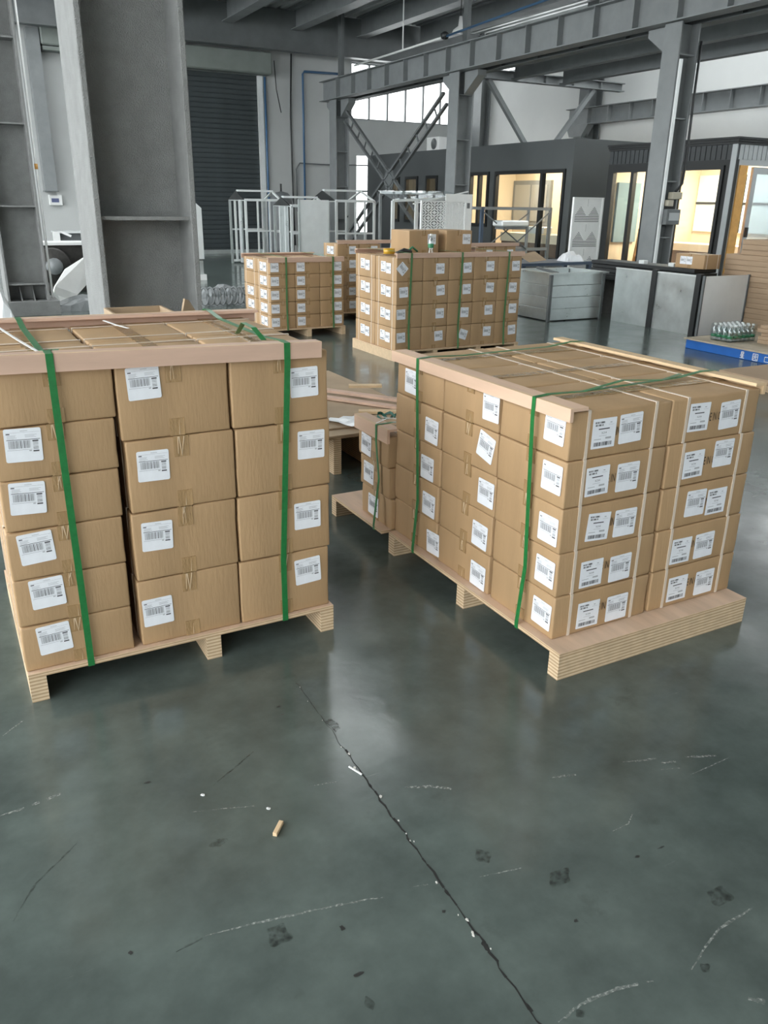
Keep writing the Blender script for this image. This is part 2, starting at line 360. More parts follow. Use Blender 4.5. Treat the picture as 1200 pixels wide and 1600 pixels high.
for (z0, z1) in ((.55, 1.65), (1.7, 2.62)): MB().box(11.24, 12.11, YW + .10, YW + .11, z0, z1).build('pane', GLASS, w2)
MB().box(11.2, 11.24, YW + .07, YW + .14, .5, 2.65).box(12.11, 12.15, YW + .07, YW + .14, .5, 2.65).box(11.2, 12.15, YW + .07, YW + .14, 1.65, 1.7).box(11.2, 12.15, YW + .07, YW + .14, 2.62, 2.65).box(11.2, 12.15, YW + .07, YW + .14, .5, .55).build('frame', SILVER, w2)

# roller shutter door
d1 = struct('door_1', (6.6, YW, 0))
sl = MB(); pr = [(0, 0), (-.006, .004), (-.014, .03), (-.014, .100), (-.008, .116), (0, .118)]
sl.prism([(-1.70, y, z) for y, z in pr] , (3.40, 0, 0)); slm = sl.mesh('slat', DOORM)
for i in range(37): link('slat', slm, d1, (0, .05, .02 + i * .119))
MB().box(8.28, 8.42, YW - .06, YW + .02, 0, 4.42).build('guide_rail', GALVL, d1)
MB().box(4.83, 4.97, YW - .06, YW + .02, 0, 4.42).build('guide_rail', GALVL, d1)
MB().box(4.75, 8.56, YW - .42, YW - .002, 4.42, 4.93).build('hood', HOOD, d1, .03)
MB().box(4.9, 8.3, YW + .02, YW + .1, 0, .10).build('bottom_bar', GALV, d1); MB().box(4.88, 8.35, YW + .052, YW + .06, 0, 4.45).build('light_stop_sheet', DOORM, d1)  # added sheet behind the slats stops daylight leaking through

# corrugated roof deck with two unseen skylight strips added to brighten the hall
ce = MB()
def deck(xa, xb, ya, yb):
    x = xa
    while x < xb - .01:
        for a, b, z0, z1 in ((0, .10, 0, 0), (.10, .13, 0, .06), (.13, .22, .06, .06), (.22, .25, .06, 0)):
            ce.quad((x + a, ya, 5.9 + z0), (x + b, ya, 5.9 + z1), (x + b, yb, 5.9 + z1), (x + a, yb, 5.9 + z0))
        x += .25
    ce.box(xa, xb, ya, yb, 5.97, 6.1)
deck(-4.45, 2.05, -12, 22.7); deck(2.05, 5.05, -12, 8.0); deck(2.05, 5.05, 20.0, 22.7); deck(5.05, 11.3, -12, 22.7)
deck(11.3, 14.55, -12, -2.0); deck(11.3, 14.55, 15.0, 22.7); deck(14.55, 15.55, -12, 22.7)
tag(ce.build('ceiling', DECK), 'corrugated steel deck above the beams', None, None, 'structure')
for k, (xa, xb, ya, yb) in enumerate(((2.05, 5.05, 8.0, 20.0), (11.3, 14.55, -2.0, 15.0))):
    sk = struct('window_%d' % (3 + k), (xa, ya, 5.95)); n = int((yb - ya) / 1.5)  # unseen skylights, added to light the background
    for i in range(n): MB().box(xa, xb, ya + (yb - ya) * i / n + .03, ya + (yb - ya) * (i + 1) / n - .03, 6.0, 6.01).build('pane', GLASS, sk)
    for i in range(n + 1): MB().box(xa, xb, ya + (yb - ya) * i / n - .03, ya + (yb - ya) * i / n + .03, 5.96, 6.04).build('glazing_bar', STEEL, sk)
w5 = struct('window_5', (XR, 5, 4.9)); yy = -12  # clerestory glazing added to let light into the right bay
while yy < YW - 1:
    MB().box(XR + .09, XR + .10, yy + .5, min(yy + 4.0, YW), 4.9, 5.75).build('pane', GLASS, w5)
    for k in (1, 2): MB().box(XR + .06, XR + .13, yy + .5 + k * 1.1667 - .02, yy + .5 + k * 1.1667 + .02, 4.9, 5.75).build('mullion', STEEL, w5)
    yy += 4.0
tag(MB().box(-4.45, 15.4, -7.2, -7.0, 0, 5.9).build('wall_front_added', WALL), 'white wall added behind the viewpoint to block and bounce light', None, None, 'structure')  # unseen wall added to shut out and bounce light from behind

def ibeam_y(name, lab, x, y0, y1, z0, z1, fw_, m, st=None, tf=.018, tw=.012, group=None, cat='beam'):
    t = thing(name, lab, cat, (x, (y0 + y1) / 2, z0), group)
    MB().box(x - tw / 2, x + tw / 2, y0, y1, z0 + tf, z1 - tf).build('web', m, t)
    MB().box(x - fw_ / 2, x + fw_ / 2, y0, y1, z0, z0 + tf).build('flange', m, t); MB().box(x - fw_ / 2, x + fw_ / 2, y0, y1, z1 - tf, z1).build('flange', m, t)
    for yy in (st or []):
        MB().box(x - fw_ / 2 + .01, x - tw / 2, yy - .008, yy + .008, z0 + tf, z1 - tf).build('stiffener', m, t)
    return t
def ibeam_x(name, lab, y, x0, x1, z0, z1, fw_, m, st=None, tf=.018, tw=.012, group=None):
    t = thing(name, lab, 'beam', ((x0 + x1) / 2, y, z0), group)
    MB().box(x0, x1, y - tw / 2, y + tw / 2, z0 + tf, z1 - tf).build('web', m, t)
    MB().box(x0, x1, y - fw_ / 2, y + fw_ / 2, z0, z0 + tf).build('flange', m, t); MB().box(x0, x1, y - fw_ / 2, y + fw_ / 2, z1 - tf, z1).build('flange', m, t)
    for xx in (st or []): MB().box(xx - .008, xx + .008, y - fw_ / 2 + .01, y - tw / 2, z0 + tf, z1 - tf).build('stiffener', m, t)
    return t
def hcol(name, lab, x0, x1, y0, y1, z0, z1, m, st=(), tf=.03, tw=.02, base=True, group=None):
    t = thing(name, lab, 'column', ((x0 + x1) / 2, (y0 + y1) / 2, 0), group); ym = (y0 + y1) / 2
    MB().box(x0 + tf, x1 - tf, ym - tw / 2, ym + tw / 2, z0, z1).build('web', m, t)
    MB().box(x0, x0 + tf, y0, y1, z0, z1).build('flange', m, t, .004); MB().box(x1 - tf, x1, y0, y1, z0, z1).build('flange', m, t, .004)
    for z in st: MB().box(x0 + tf, x1 - tf, y0 + .03, ym - tw / 2, z - .009, z + .009).build('stiffener', m, t)
    if base: MB().box(x0 - .1, x1 + .1, y0 - .08, y1 + .08, 0, z0 if z0 > 0 else .03).build('base_plate', m, t)
    return t

# joists under the deck and the girder over the roller door
for x, lab in ((5.5, 'grey ceiling joist behind the near coated column'), (7.3, 'grey ceiling joist above the roller door'), (9.1, 'grey ceiling joist left of the crane beam'),
               (10.95, 'grey ceiling joist just right of the crane beam'), (12.75, 'grey ceiling joist over the high windows')):
    ibeam_y('ceiling_joist', lab, x, 2.0, 21.72, 5.42, 5.88, .30, STEEL_L, group='ceiling joists')
g = thing('girder', 'deep dark girder across the top of the roller door wall', 'beam', (7, 21.9, 4.95))
MB().box(1.0, 14.8, 21.84, 21.88, 4.97, 5.87).build('web', STEEL, g); MB().box(1.0, 14.8, 21.73, 21.99, 4.95, 4.97).build('flange', STEEL, g)

# two coated columns on the left
c1 = hcol('steel_column', 'huge textured grey steel column behind the left pallet', .76, 1.275, 4.45, 4.97, 0, 5.9, COAT, (1.30, 3.2), base=True)
c2 = hcol('steel_column', 'grey steel column farther back at the left edge', .77, 1.26, 11.2, 11.7, .17, 5.9, COAT, (.37, 1.28, 2.19, 3.08, 4.0))
for x in (.93, 1.08): MB().prism([(x, 11.22, .17), (x, 11.44, .17), (x, 11.44, .34), (x, 11.40, .34)], (.012, 0, 0)).build('gusset', COAT, c2)
MB().tube([(1.30, 11.25, .2), (1.30, 11.25, 1.75), (1.30, 11.26, 4.6)], .014, 8).build('conduit', WPAINT, c2)
MB().tube([(1.30, 11.25, 1.70), (1.30, 11.25, 1.76)], .02, 8).build('conduit_clamp', OAK, c2)

# crane beam row at X = 10
cr = ibeam_y('crane_beam', 'long grey crane runway beam with stiffeners, above the office booths', 9.83, 4.5, 21.7, 3.83, 4.30, .26, STEEL_L, [5.2 + .86 * i for i in range(19)])
ibeam_y('tie_beam', 'dark tie beam behind the crane beam, between the columns', 10.3, 4.5, 21.7, 3.83, 4.22, .22, STEEL, [5.5 + 1.1 * i for i in range(14)])
for (ya, yb, lab) in ((9.42, 9.74, 'grey steel column in front of the black booth'), (15.08, 15.44, 'grey steel column right of the X bracing'), (20.80, 21.2, 'grey steel column left of the X bracing by the end wall')):
    c = hcol('crane_column', lab, 9.76, 10.14, ya, yb, .02, 3.82, STEEL_L, (.95, 1.75, 2.6, 3.42), group='columns under the crane beam')
    MB().prism([(9.90, yb, 3.42), (9.90, yb + .45, 3.72), (9.90, yb + .45, 3.82), (9.90, yb, 3.82)], (.2, 0, 0)).build('haunch', STEEL_L, c)
    if ya > 10: MB().prism([(9.90, ya, 3.42), (9.90, ya - .45, 3.72), (9.90, ya - .45, 3.82), (9.90, ya, 3.82)], (.2, 0, 0)).build('haunch', STEEL_L, c)
    MB().box(9.97, 10.05, ya + .1, yb - .1, 4.24, 5.9).build('upper_post', STEEL, c)
    if ya < 10:
        MB().box(9.785, 9.835, ya - .03, ya - .002, .02, 3.35).build('conduit', GALVL, c)
        MB().tube([(10.16, ya - .02, 3.6), (10.15, ya - .03, 2.8), (10.17, ya - .03, 2.0), (10.12, ya - .06, 1.72), (10.02, ya - .04, 1.60)], .018, 8).build('cable', BLACK, c)
t = thing('switch_box', 'beige electrical boxes fixed on the column by the black booth', 'switch box', (10.0, 9.4, 1.4))
MB().box(9.92, 10.12, 9.32, 9.42, 1.50, 1.60).build('box', BEIGE, t, .006); MB().box(9.86, 9.97, 9.33, 9.42, 1.40, 1.49).build('box', BEIGE, t, .006)
t = thing('meter_panel', 'grey meter panel with a display fixed below the beige boxes', 'meter', (10.0, 9.4, 1.14))
MB().box(9.84, 10.12, 9.31, 9.42, 1.14, 1.36).build('housing', STEEL, t, .006); MB().box(9.88, 10.09, 9.302, 9.31, 1.20, 1.31).build('display', SILVER, t)

# X bracing of laced members
t = thing('cross_brace', 'X-shaped laced steel bracing between two columns', 'bracing', (9.95, 18.4, 0))
for (pa, pb) in (((20.60, 3.42), (15.85, .35)), ((15.85, 3.42), (20.60, .35))):
    a = Vector((9.95, pa[0], pa[1])); b = Vector((9.95, pb[0], pb[1])); d = (b - a).normalized(); n = Vector((0, -d.z, d.y))
    arm = MB()
    arm.bar(a + n * .13, b + n * .13, .05, .07, n).build('chord', STEEL, t); MB().bar(a - n * .13, b - n * .13, .05, .07, n).build('chord', STEEL, t)
    L_ = (b - a).length; k = int(L_ / .42)
    for i in range(1, k):
        p = a + d * (i * L_ / k); MB().bar(p - n * .12, p + n * .12, .025, .03, d).build('lacing', STEEL, t)
MB().prism([(9.93, 17.92, 1.885), (9.93, 18.22, 1.62), (9.93, 18.52, 1.885), (9.93, 18.22, 2.14)], (.04, 0, 0)).build('gusset', STEEL, t)

# right bay frame
ibeam_x('tie_beam', 'grey tie beam with diagonal braces crossing the right bay', 16, 10.4, 14.9, 3.88, 4.06, .2, STEEL_L, [11 + .8 * i for i in range(5)])
for (p, q, lab) in (((11.1, 3.88), (12.25, 2.60), 'left diagonal brace rising above the grey booth'), ((14.05, 3.88), (12.95, 2.60), 'right diagonal brace rising above the grey booth')):
    tag(MB().bar((p[0], 16, p[1]), (q[0], 16, q[1]), .09, .1, (1, 0, 0)).build('diagonal_brace', STEEL_L, None, 0, (q[0], 16, q[1])), lab, 'brace', 'braces over the grey booth')
MB_ = ibeam_y('floor_beam', 'grey beam running to the column above the grey booth', 11.72, 9.0, 15.9, 3.90, 4.18, .18, STEEL_L)
MB_ = ibeam_y('floor_beam', 'dark beam nearer to the white side wall', 13.05, 9.0, 15.9, 3.90, 4.18, .18, STEEL)
ibeam_y('wall_crane_beam', 'short stiffened crane beam along the white side wall', 14.75, 6.0, 17.6, 3.24, 3.62, .26, STEEL_L, [8.4 + .7 * i for i in range(13)])
hcol('wall_column', 'dark column standing against the white side wall', 14.75, 15.15, 16.9, 17.3, 0, 5.9, STEEL, group='columns at the side wall')
hcol('wall_column', 'grey column in the far corner of the side wall', 14.85, 15.18, 21.7, 22.1, 0, 5.9, STEEL_L, group='columns at the side wall')
t = thing('beam_bracket', 'stepped steel bracket under the end of the wall crane beam', 'bracket', (14.75, 17.1, 2.9))
MB().prism([(14.62, 17.55, 3.24), (14.62, 16.75, 3.24), (14.62, 16.95, 2.98), (14.62, 17.4, 2.98)], (.2, 0, 0)).build('plate', STEEL_L, t); MB().box(14.6, 14.9, 16.9, 17.2, 2.90, 2.98).build('foot', STEEL, t)

# conduit, lamp, pipes and cables
t = thing('conduit_pipe', 'bright conduit pipe running beside the crane beam to a small lamp', 'pipe', (9.5, 17, 4.4))
MB().tube([(9.5, 19.2, 4.37), (9.5, 15.24, 4.41)], .022, 8).build('white_section', WPAINT, t); MB().tube([(9.5, 15.24, 4.41), (9.5, 5.5, 4.72)], .022, 8).build('blue_section', PIPEB, t)
MB().tube([(9.5, 16.9, 4.39), (9.5, 16.9, 5.4)], .014, 6).build('hanger', WPAINT, t); MB().lathe([(.03, 0), (.07, .02), (.09, .1), (.03, .14)], 10, (9.5, 15.24, 4.36)).build('lamp_head', BLACK, t)
t = thing('high_bay_lamp', 'small white ceiling lamp hanging above the X bracing', 'lamp', (10.6, 16.4, 4.75)); MB().lathe([(.17, 0), (.15, .05), (.05, .12), (.03, .3)], 14, (10.6, 16.4, 4.75)).build('shade', WPAINT, t)
MB().tube([(10.6, 16.4, 5.05), (10.6, 16.4, 5.9)], .01, 6).build('stem', BLACK, t)
def pipe(name, lab, pts, r, m, cat='pipe', g=None):
    o = MB().tube(pts, r, 8).build(name, m, None, 0, pts[0]); return tag(o, lab, cat, g)
pipe('wall_pipe', 'blue pipe running down beside the roller door', [(8.47, 22.42, 0), (8.47, 22.42, 4.4)], .03, PIPEB)
pipe('wall_cable', 'black cable hanging down the white end wall', [(9.22, 22.40, .2), (9.20, 22.44, 1.5), (9.19, 22.46, 3.5), (9.23, 22.42, 5.0)], .022, BLACK, 'cable')
pipe('wall_pipe', 'blue pipe with a bend towards the corner column', [(9.55, 22.42, 0), (9.55, 22.42, 4.55), (9.60, 22.42, 4.61), (10.6, 22.42, 4.63)], .03, PIPEB)
pipe('wall_cable', 'thin grey cable looping across the white end wall', [(9.33, 22.45, 1.1), (9.31, 22.44, 2.2), (9.42, 22.43, 2.36), (10.2, 22.4, 2.34), (11.5, 22.4, 2.36)], .018, TANKM, 'cable')
pipe('wall_cable', 'short pull cord hanging beside the shutter hood', [(8.62, 22.1, 4.75), (8.66, 22.1, 4.1), (8.78, 22.1, 3.55)], .014, BLACK, 'cable')

# things by the end wall, seen left of the big column
t = thing('wall_post', 'dark post on the end wall between the two left columns', 'post', (2.84, 22.3, 0)); MB().box(2.70, 2.98, 22.15, 22.49, 1.52, 4.95).build('post', STEEL_L, t); MB().box(2.68, 3.0, 22.14, 22.495, 1.50, 1.52).build('foot_plate', STEEL, t)
t = thing('control_box', 'white control box with blue screen on the end wall', 'control box', (2.94, 22.44, 1.19)); MB().box(2.79, 3.09, 22.38, 22.50, 1.19, 1.43).build('housing', WPAINT, t, .01); MB().box(2.84, 3.01, 22.37, 22.38, 1.26, 1.35).build('screen', mat('blue_screen', (.12, .14, .26), .3), t)
t = thing('ac_unit', 'pale indoor air unit high on the end wall', 'air unit', (3.35, 22.3, 4.5)); MB().box(3.0, 3.75, 22.1, 22.49, 4.62, 5.0).build('body', HOOD, t, .03); MB().box(3.02, 3.73, 22.12, 22.49, 4.52, 4.60).build('grille', HOOD, t)

# ------------------------------------------------------------------ cartons
def carton_mesh(w, d, hh, seed):
    """closed carton with rounded, slightly dented edges; base at z = 0"""
    r_ = random.Random(seed); H3 = Vector((w / 2, d / 2, hh / 2)); R = .0045; bm = bmesh.new(); cache = {}
    ph = [r_.uniform(0, 6.28) for _ in range(6)]; amp = r_.uniform(.0008, .0018)
    def coords(n, half):
        e = R * 1.3 / half
        return [-1, -1 + e] + [-1 + e + (2 - 2 * e) * i / n for i in range(1, n)] + [1 - e, 1]
    C3 = (coords(4, H3.x), coords(4, H3.y), coords(3, H3.z))
    def vert(p):
        k = tuple(round(c, 5) for c in p)
        if k in cache: return cache[k]
        q = Vector((p[0] * H3.x, p[1] * H3.y, p[2] * H3.z))
        inn = Vector([max(-H3[i] + R, min(H3[i] - R, q[i])) for i in range(3)]); dv = q - inn
        if dv.length > 1e-9: q = inn + dv.normalized() * R
        u, v = q.x / H3.x, q.y / H3.y; zq = q.z / H3.z
        # sides belly a little, corners dented
        q.x += amp * math.sin(1.7 * v + 2.1 * zq + ph[0]) * (1 - zq * zq); q.y += amp * math.sin(1.9 * u + 1.7 * zq + ph[1]) * (1 - zq * zq)
        if zq > .8: q.z -= abs(amp * (1 + math.sin(2.2 * u + 1.3 * v + ph[2])))
        cache[k] = bm.verts.new(q + Vector((0, 0, H3.z))); return cache[k]
    for ax in range(3):
        a, b = [(1, 2), (2, 0), (0, 1)][ax]
        for s in (-1, 1):
            A, B = C3[a], C3[b]
            for i in range(len(A) - 1):
                for j in range(len(B) - 1):
                    vs = []
                    for (ii, jj) in ((i, j), (i + 1, j), (i + 1, j + 1), (i, j + 1)):
                        p = [0, 0, 0]; p[ax] = s; p[a] = A[ii]; p[b] = B[jj]; vs.append(vert(p))
                    if s < 0: vs.reverse()
                    try: f = bm.faces.new(vs); f.smooth = True
                    except ValueError: pass
    me = bpy.data.meshes.new('carton'); bm.to_mesh(me); bm.free(); me.materials.append(CARD); return me
def text_mesh(body, size, m, sx=1.0):
    cu = bpy.data.curves.new('txt', 'FONT'); cu.body = body; cu.size = size; cu.align_x = 'CENTER'; cu.align_y = 'CENTER'; cu.resolution_u = 2
    o = bpy.data.objects.new('txt', cu); COL.objects.link(o); bpy.context.view_layer.update()
    me = bpy.data.meshes.new_from_object(o.evaluated_get(bpy.context.evaluated_depsgraph_get()))
    bpy.data.objects.remove(o); bpy.data.curves.remove(cu)
    for v in me.vertices: v.co = Vector((v.co.x * sx, 0, v.co.y))
    me.materials.clear(); me.materials.append(m); return me
def rrect(b, x0, x1, z0, z1, rad, y0, y1, mi):
    pts = []
    for cx_, cz, a0 in ((x1 - rad, z1 - rad, 0), (x0 + rad, z1 - rad, 90), (x0 + rad, z0 + rad, 180), (x1 - rad, z0 + rad, 270)):
        for k in range(4): q = math.radians(a0 + 30 * k); pts.append((cx_ + rad * math.cos(q), y0, cz + rad * math.sin(q)))
    b.prism(pts, (0, y1 - y0, 0), mi)
def label_S():
    """square shipping label: header lines, barcode, two heavy bars"""
    b = MB(); s = .046; rrect(b, -s, s, -s, s, .005, -.0008, 0, 0); y = -.0011; k = s / 50.
    def ln(x0, x1, z0, z1, mi): b.box(x0 * k, x1 * k, y, y + .0004, z0 * k, z1 * k, mi)
    ln(-6, 14, 42, 43.4, 1); ln(-44, 46, 38, 38.6, 1); ln(-44, -34, 33, 36, 2)
    for i, w in enumerate((24, 22, 26, 18)): ln(-42, -42 + w, 29 - i * 3.4, 30 - i * 3.4, 1)
    for i, w in enumerate((32, 26, 30)): ln(6, 6 + w, 30 - i * 3.4, 31 - i * 3.4, 1)
    ln(-44, 46, 16.0, 17.4, 2)
    r_ = random.Random(5); x = -40
    while x < 20:
        w = r_.choice((.8, 1.2, 1.8, 2.4)); ln(x, min(x + w, 20), -9, 14, 2 if r_.random() < .14 else 1); x += w + r_.choice((.7, 1.0, 1.4))
    ln(-44, 22, -14, -13, 1); ln(14, 21, -19, -15.5, 1)
    ln(25, 41, 9.5, 13.5, 2); ln(25, 41, -21, -17, 2)
    z = 6.8
    while z > -15: ln(26, 40, z, z + .9, 2 if r_.random() < .6 else 1); z -= 2.4
    return b.mesh('shipping_label', [WHITE, GREYP, BLACKP])
def label_W():
    """carton label: heading block, small marks and a barcode at the foot"""
    b = MB(); s = .046; rrect(b, -s, s, -s, s, .002, -.0008, 0, 0); y = -.0011; k = s / 50.
    def ln(x0, x1, z0, z1, mi): b.box(x0 * k, x1 * k, y, y + .0004, z0 * k, z1 * k, mi)
    for (x0, x1, z0, z1) in ((-42, 0, 34, 40), (-40, -6, 25, 31)):
        x = x0; r_ = random.Random(int(x0 * 7 + z0))
        while x < x1 - 1: w = r_.uniform(2.4, 4.2); ln(x, min(x + w, x1), z0, z1, 2 if r_.random() < .6 else 1); x += w + .8
    ln(22, 30, 33, 36, 1); ln(16, 38, 27, 27.6, 1); ln(-24, 22, 13, 16.5, 2); ln(-20, 12, -8.5, -7.5, 1)
    ln(-40, -10, -20, -18, 1); ln(8, 32, -20, -14, 1)
    r_ = random.Random(9); x = -40
    while x < 36: w = r_.choice((1, 1.8, 2.8)); ln(x, min(x + w, 36), -42, -29, 2 if r_.random() < .55 else 1); x += w + r_.choice((.8, 1.3))
    return b.mesh('carton_label', [WHITE, GREYP, BLACKP])
LS, LW = label_S(), label_W()
CODE = text_mesh('SCX4', .0085, BLACKP)
MADE = text_mesh('MADE IN CHINA', .039, INK, .47)
_cm, _tm, _bm = {}, {}, {}
ORD = lambda n: (['bottom', 'topmost'] if n == 2 else ['bottom'] + ['%s from bottom' % s for s in ('second', 'third', 'fourth', 'fifth')][:n - 2] + ['topmost'])
def tape_mesh(w, d, hh, dt, db, var=0):
    k = (w, d, hh, dt, db, var)
    if k not in _tm:
        b = MB(); t = .022; e = .0016
        b.box(-t, t, -d / 2 - e, d / 2 + e, hh - .0004, hh + .0010); b.box(-t, t, -d / 2 - e, -d / 2 + .001, hh - dt, hh + .0004); b.box(-t, t, -d / 2 - e, -d / 2 + .001, .001, db)
        r_ = random.Random(var * 31 + 5)
        for q in range(3):  # pale slivers paint highlights along wrinkles in the tape
            x = r_.uniform(-.018, .014); L_ = dt * r_.uniform(.45, 1.0); dx = r_.uniform(-.008, .008)
            b.prism([(x, -d / 2 - e, hh - .001), (x + r_.uniform(.0015, .004), -d / 2 - e, hh - .001), (x + dx + .001, -d / 2 - e, hh - L_), (x + dx, -d / 2 - e, hh - L_)], (0, -.0014, 0), 1)
        x = r_.uniform(-.015, .012); b.prism([(x, -d / 2 - e, .004), (x + .0018, -d / 2 - e, .004), (x + .003, -d / 2 - e, db * .8)], (0, -.0012, 0), 1)
        _tm[k] = b.mesh('packing_tape', [TAPE, CREASE_GLINT])
    return _tm[k]
def band_mesh(w, d, hh):
    k = (w, hh)
    if k not in _bm:
        b = MB(); t = .0055; e = .0016; X = w / 2
        b.box(-X - e, X + e, -t, t, hh - .0003, hh + .0014); b.box(-X - e, -X + .001, -t, t, .0005, hh); b.box(X - .001, X + e, -t, t, .0005, hh)
        _bm[k] = b.mesh('plastic_band', BAND)
    return _bm[k]
_seed = [0]
def carton(cx_, cy_, z, w, d, hh, rot, lab, group, front=None, side=None, sidesign=1, tape=(.045, .04), bands=True, made=False, jit=.004):
    _seed[0] += 1; r_ = random.Random(_seed[0] * 13 + 1); key = (w, d, hh, _seed[0] % 4)
    if key not in _cm: _cm[key] = carton_mesh(w, d, hh, _seed[0])
    o = link('carton', _cm[key], None, (cx_ + r_.uniform(-jit, jit) * .5, cy_ + r_.uniform(-jit, jit) * .5, z), (0, 0, rot + r_.uniform(-jit, jit)))
    tag(o, lab, 'carton', group)
    if tape: link('packing_tape', tape_mesh(w, d, hh, *tape, _seed[0] % 4), o)
    if bands:
        for s in (-1, 1): link('plastic_band', band_mesh(w, d, hh), o, (0, s * .135 * d / .405, 0))
    for (u, v, a) in (front or []):
        link('shipping_label', LS, o, (u, -d / 2 - .0020, v), (0, math.radians(a), 0))
    if side is not None:
        q = math.pi / 2 * sidesign
        for (kind, u, v, a) in side:
            p = (sidesign * (w / 2 + .0022), u * sidesign, v)
            e = link('shipping_label' if kind == 'S' else 'carton_label', LS if kind == 'S' else LW, o, p, (0, math.radians(a), q))
            if kind == 'W': link('printed_code', CODE, e, (0, -.0013, .001))
        if made:
            u = sum(s_[1] for s_ in side) / len(side)
            link('printed_text', MADE, o, (sidesign * (w / 2 + .0019), (u + .0065) * sidesign, hh * .5), (0, 0, q))
    return o

def pallet(lab, x0, x1, y0, y1, axis, pos, zt=.095, sw=.048, group='plywood pallets'):
    t = thing('pallet', lab, 'pallet', ((x0 + x1) / 2, (y0 + y1) / 2, 0), group)
    dk = MB(); dk.box(x0, x1, y0, y1, zt - .014, zt, 0)
    o = dk.build('deck_board', [PLYTOP, PLYEDGE], t)
    for p in o.data.polygons:
        if abs(p.normal.z) < .5: p.material_index = 1
    for a in pos:
        if axis == 'y': MB().box(a, a + sw, y0, y1, 0, zt - .014).build('stringer', LVL, t)
        else: MB().box(x0, x1, a, a + sw, 0, zt - .014).build('stringer', LVL, t)
    return t
def lboard(lab, p0, p1, inward, ztop, hh=.055, lip=.06, m=PINK, t=.012):
    """L-shaped plywood edge guard between p0 and p1 (axis-aligned), lip pointing inward"""
    x0, x1 = sorted((p0[0], p1[0])); y0, y1 = sorted((p0[1], p1[1])); r = thing('edge_guard', lab, 'edge board', ((x0 + x1) / 2, (y0 + y1) / 2, ztop - hh), 'plywood edge guards')
    a = MB(); b = MB(); ix, iy = inward
    if ix: a.box(x0, x0 + ix * t, y0, y1, ztop - hh, ztop) if ix > 0 else a.box(x0 - t, x0, y0, y1, ztop - hh, ztop)
    else: a.box(x0, x1, y0, y0 + t, ztop - hh, ztop) if iy > 0 else a.box(x0, x1, y0 - t, y0, ztop - hh, ztop)
    if ix > 0: b.box(x0 + t, x0 + lip, y0, y1, ztop - .010, ztop)
    elif ix < 0: b.box(x0 - lip, x0 - t, y0, y1, ztop - .010, ztop)
    elif iy > 0: b.box(x0, x1, y0 + t, y0 + lip, ztop - .010, ztop)
    else: b.box(x0, x1, y0 - lip, y0 - t, ztop - .010, ztop)
    for bb, nm in ((a, 'upright_board'), (b, 'top_board')):
        o = bb.build(nm, [m, PINE], r)
        for p in o.data.polygons:
            if nm == 'upright_board' and p.normal.z > .5: p.material_index = 1
    return r
def strap(lab, pts, wdir, w=.018, tail=None, group='green pallet straps', m=None):
    o = MB().ribbon(pts + [pts[0]], wdir, w, .0014).build('strap', m or GREEN, None, 0, pts[0]); tag(o, lab, 'strap', group)
    if tail: MB().ribbon(tail, wdir, w * .9, .0012).build('strap_tail', GREEN, o)
    return o

# ---- stack A: left foreground
SA = 'left foreground stack'
pallet('plywood pallet under the left foreground stack of cartons', .060, 1.040, 2.258, 3.06, 'y', (.060, .590, .992))
RA = [(.000, .1466)] * 6
f1 = [.189, .338, .481, .629, .779, None]; x1_ = [.148, .147, .137, .132, .141, None]
for i in range(6):
    z = .0955 + i * .1466; ox = (-.006, -.006, -.003, 0, .003, .010)[i]
    fr = [] if f1[i] is None else [(x1_[i] - (.222 + ox), f1[i] - z, (-3, -2, -3, 3, 2, 0)[i])]
    carton(.222 + ox, 2.470, z, .312, .392, .1455, 0, 'flat brown carton, %s, left column of the %s' % (ORD(6)[i], SA), 'cartons on the left foreground pallet', fr)
    carton(.222, 2.866, z, .312, .392, .1455, 0, 'flat brown carton, %s, hidden left rear of the %s' % (ORD(6)[i], SA), 'cartons on the left foreground pallet')
for c, (xc, xs_, zs_) in enumerate(((.553, (.449, .464, .467, .468), (.205, .455, .675, .917)), (.876, (.955, .952, .966, .952), (.240, .439, .677, .879)))):
    for i in range(4):
        z = .0955 + i * .2200
        carton(xc + (0, .004, .008, 0)[i], 2.470, z, .318 if c == 0 else .312, .392, .2186, 0, 'tall brown carton, %s, %s column of the %s' % (ORD(4)[i], ('middle', 'right')[c], SA), 'cartons on the left foreground pallet',
               [(xs_[i] - xc, zs_[i] - z, (-1, 2, 1, -2)[i] if c == 0 else (-3, 0, 1, -1)[i])], tape=(.062, .052))
        carton(xc, 2.866, z, .318 if c == 0 else .312, .392, .2186, 0, 'tall brown carton, %s, %s rear of the %s' % (ORD(4)[i], ('middle', 'right')[c], SA), 'cartons on the left foreground pallet', tape=(.062, .052),
               side=[('W', -.06, .11, 0), ('S', .06, .11, 0)] if c else None, made=bool(c))
g1 = lboard('pinkish plywood edge guard along the front top of the left foreground stack', (.045, 2.252), (1.005, 2.252), (0, 1), 1.012, .048, .050)
g2 = lboard('pinkish plywood edge guard along the rear top of the left foreground stack', (.045, 3.082), (1.085, 3.082), (0, -1), 1.006, .048, .050)
g1.rotation_euler[1] = .022; g2.rotation_euler[1] = .008
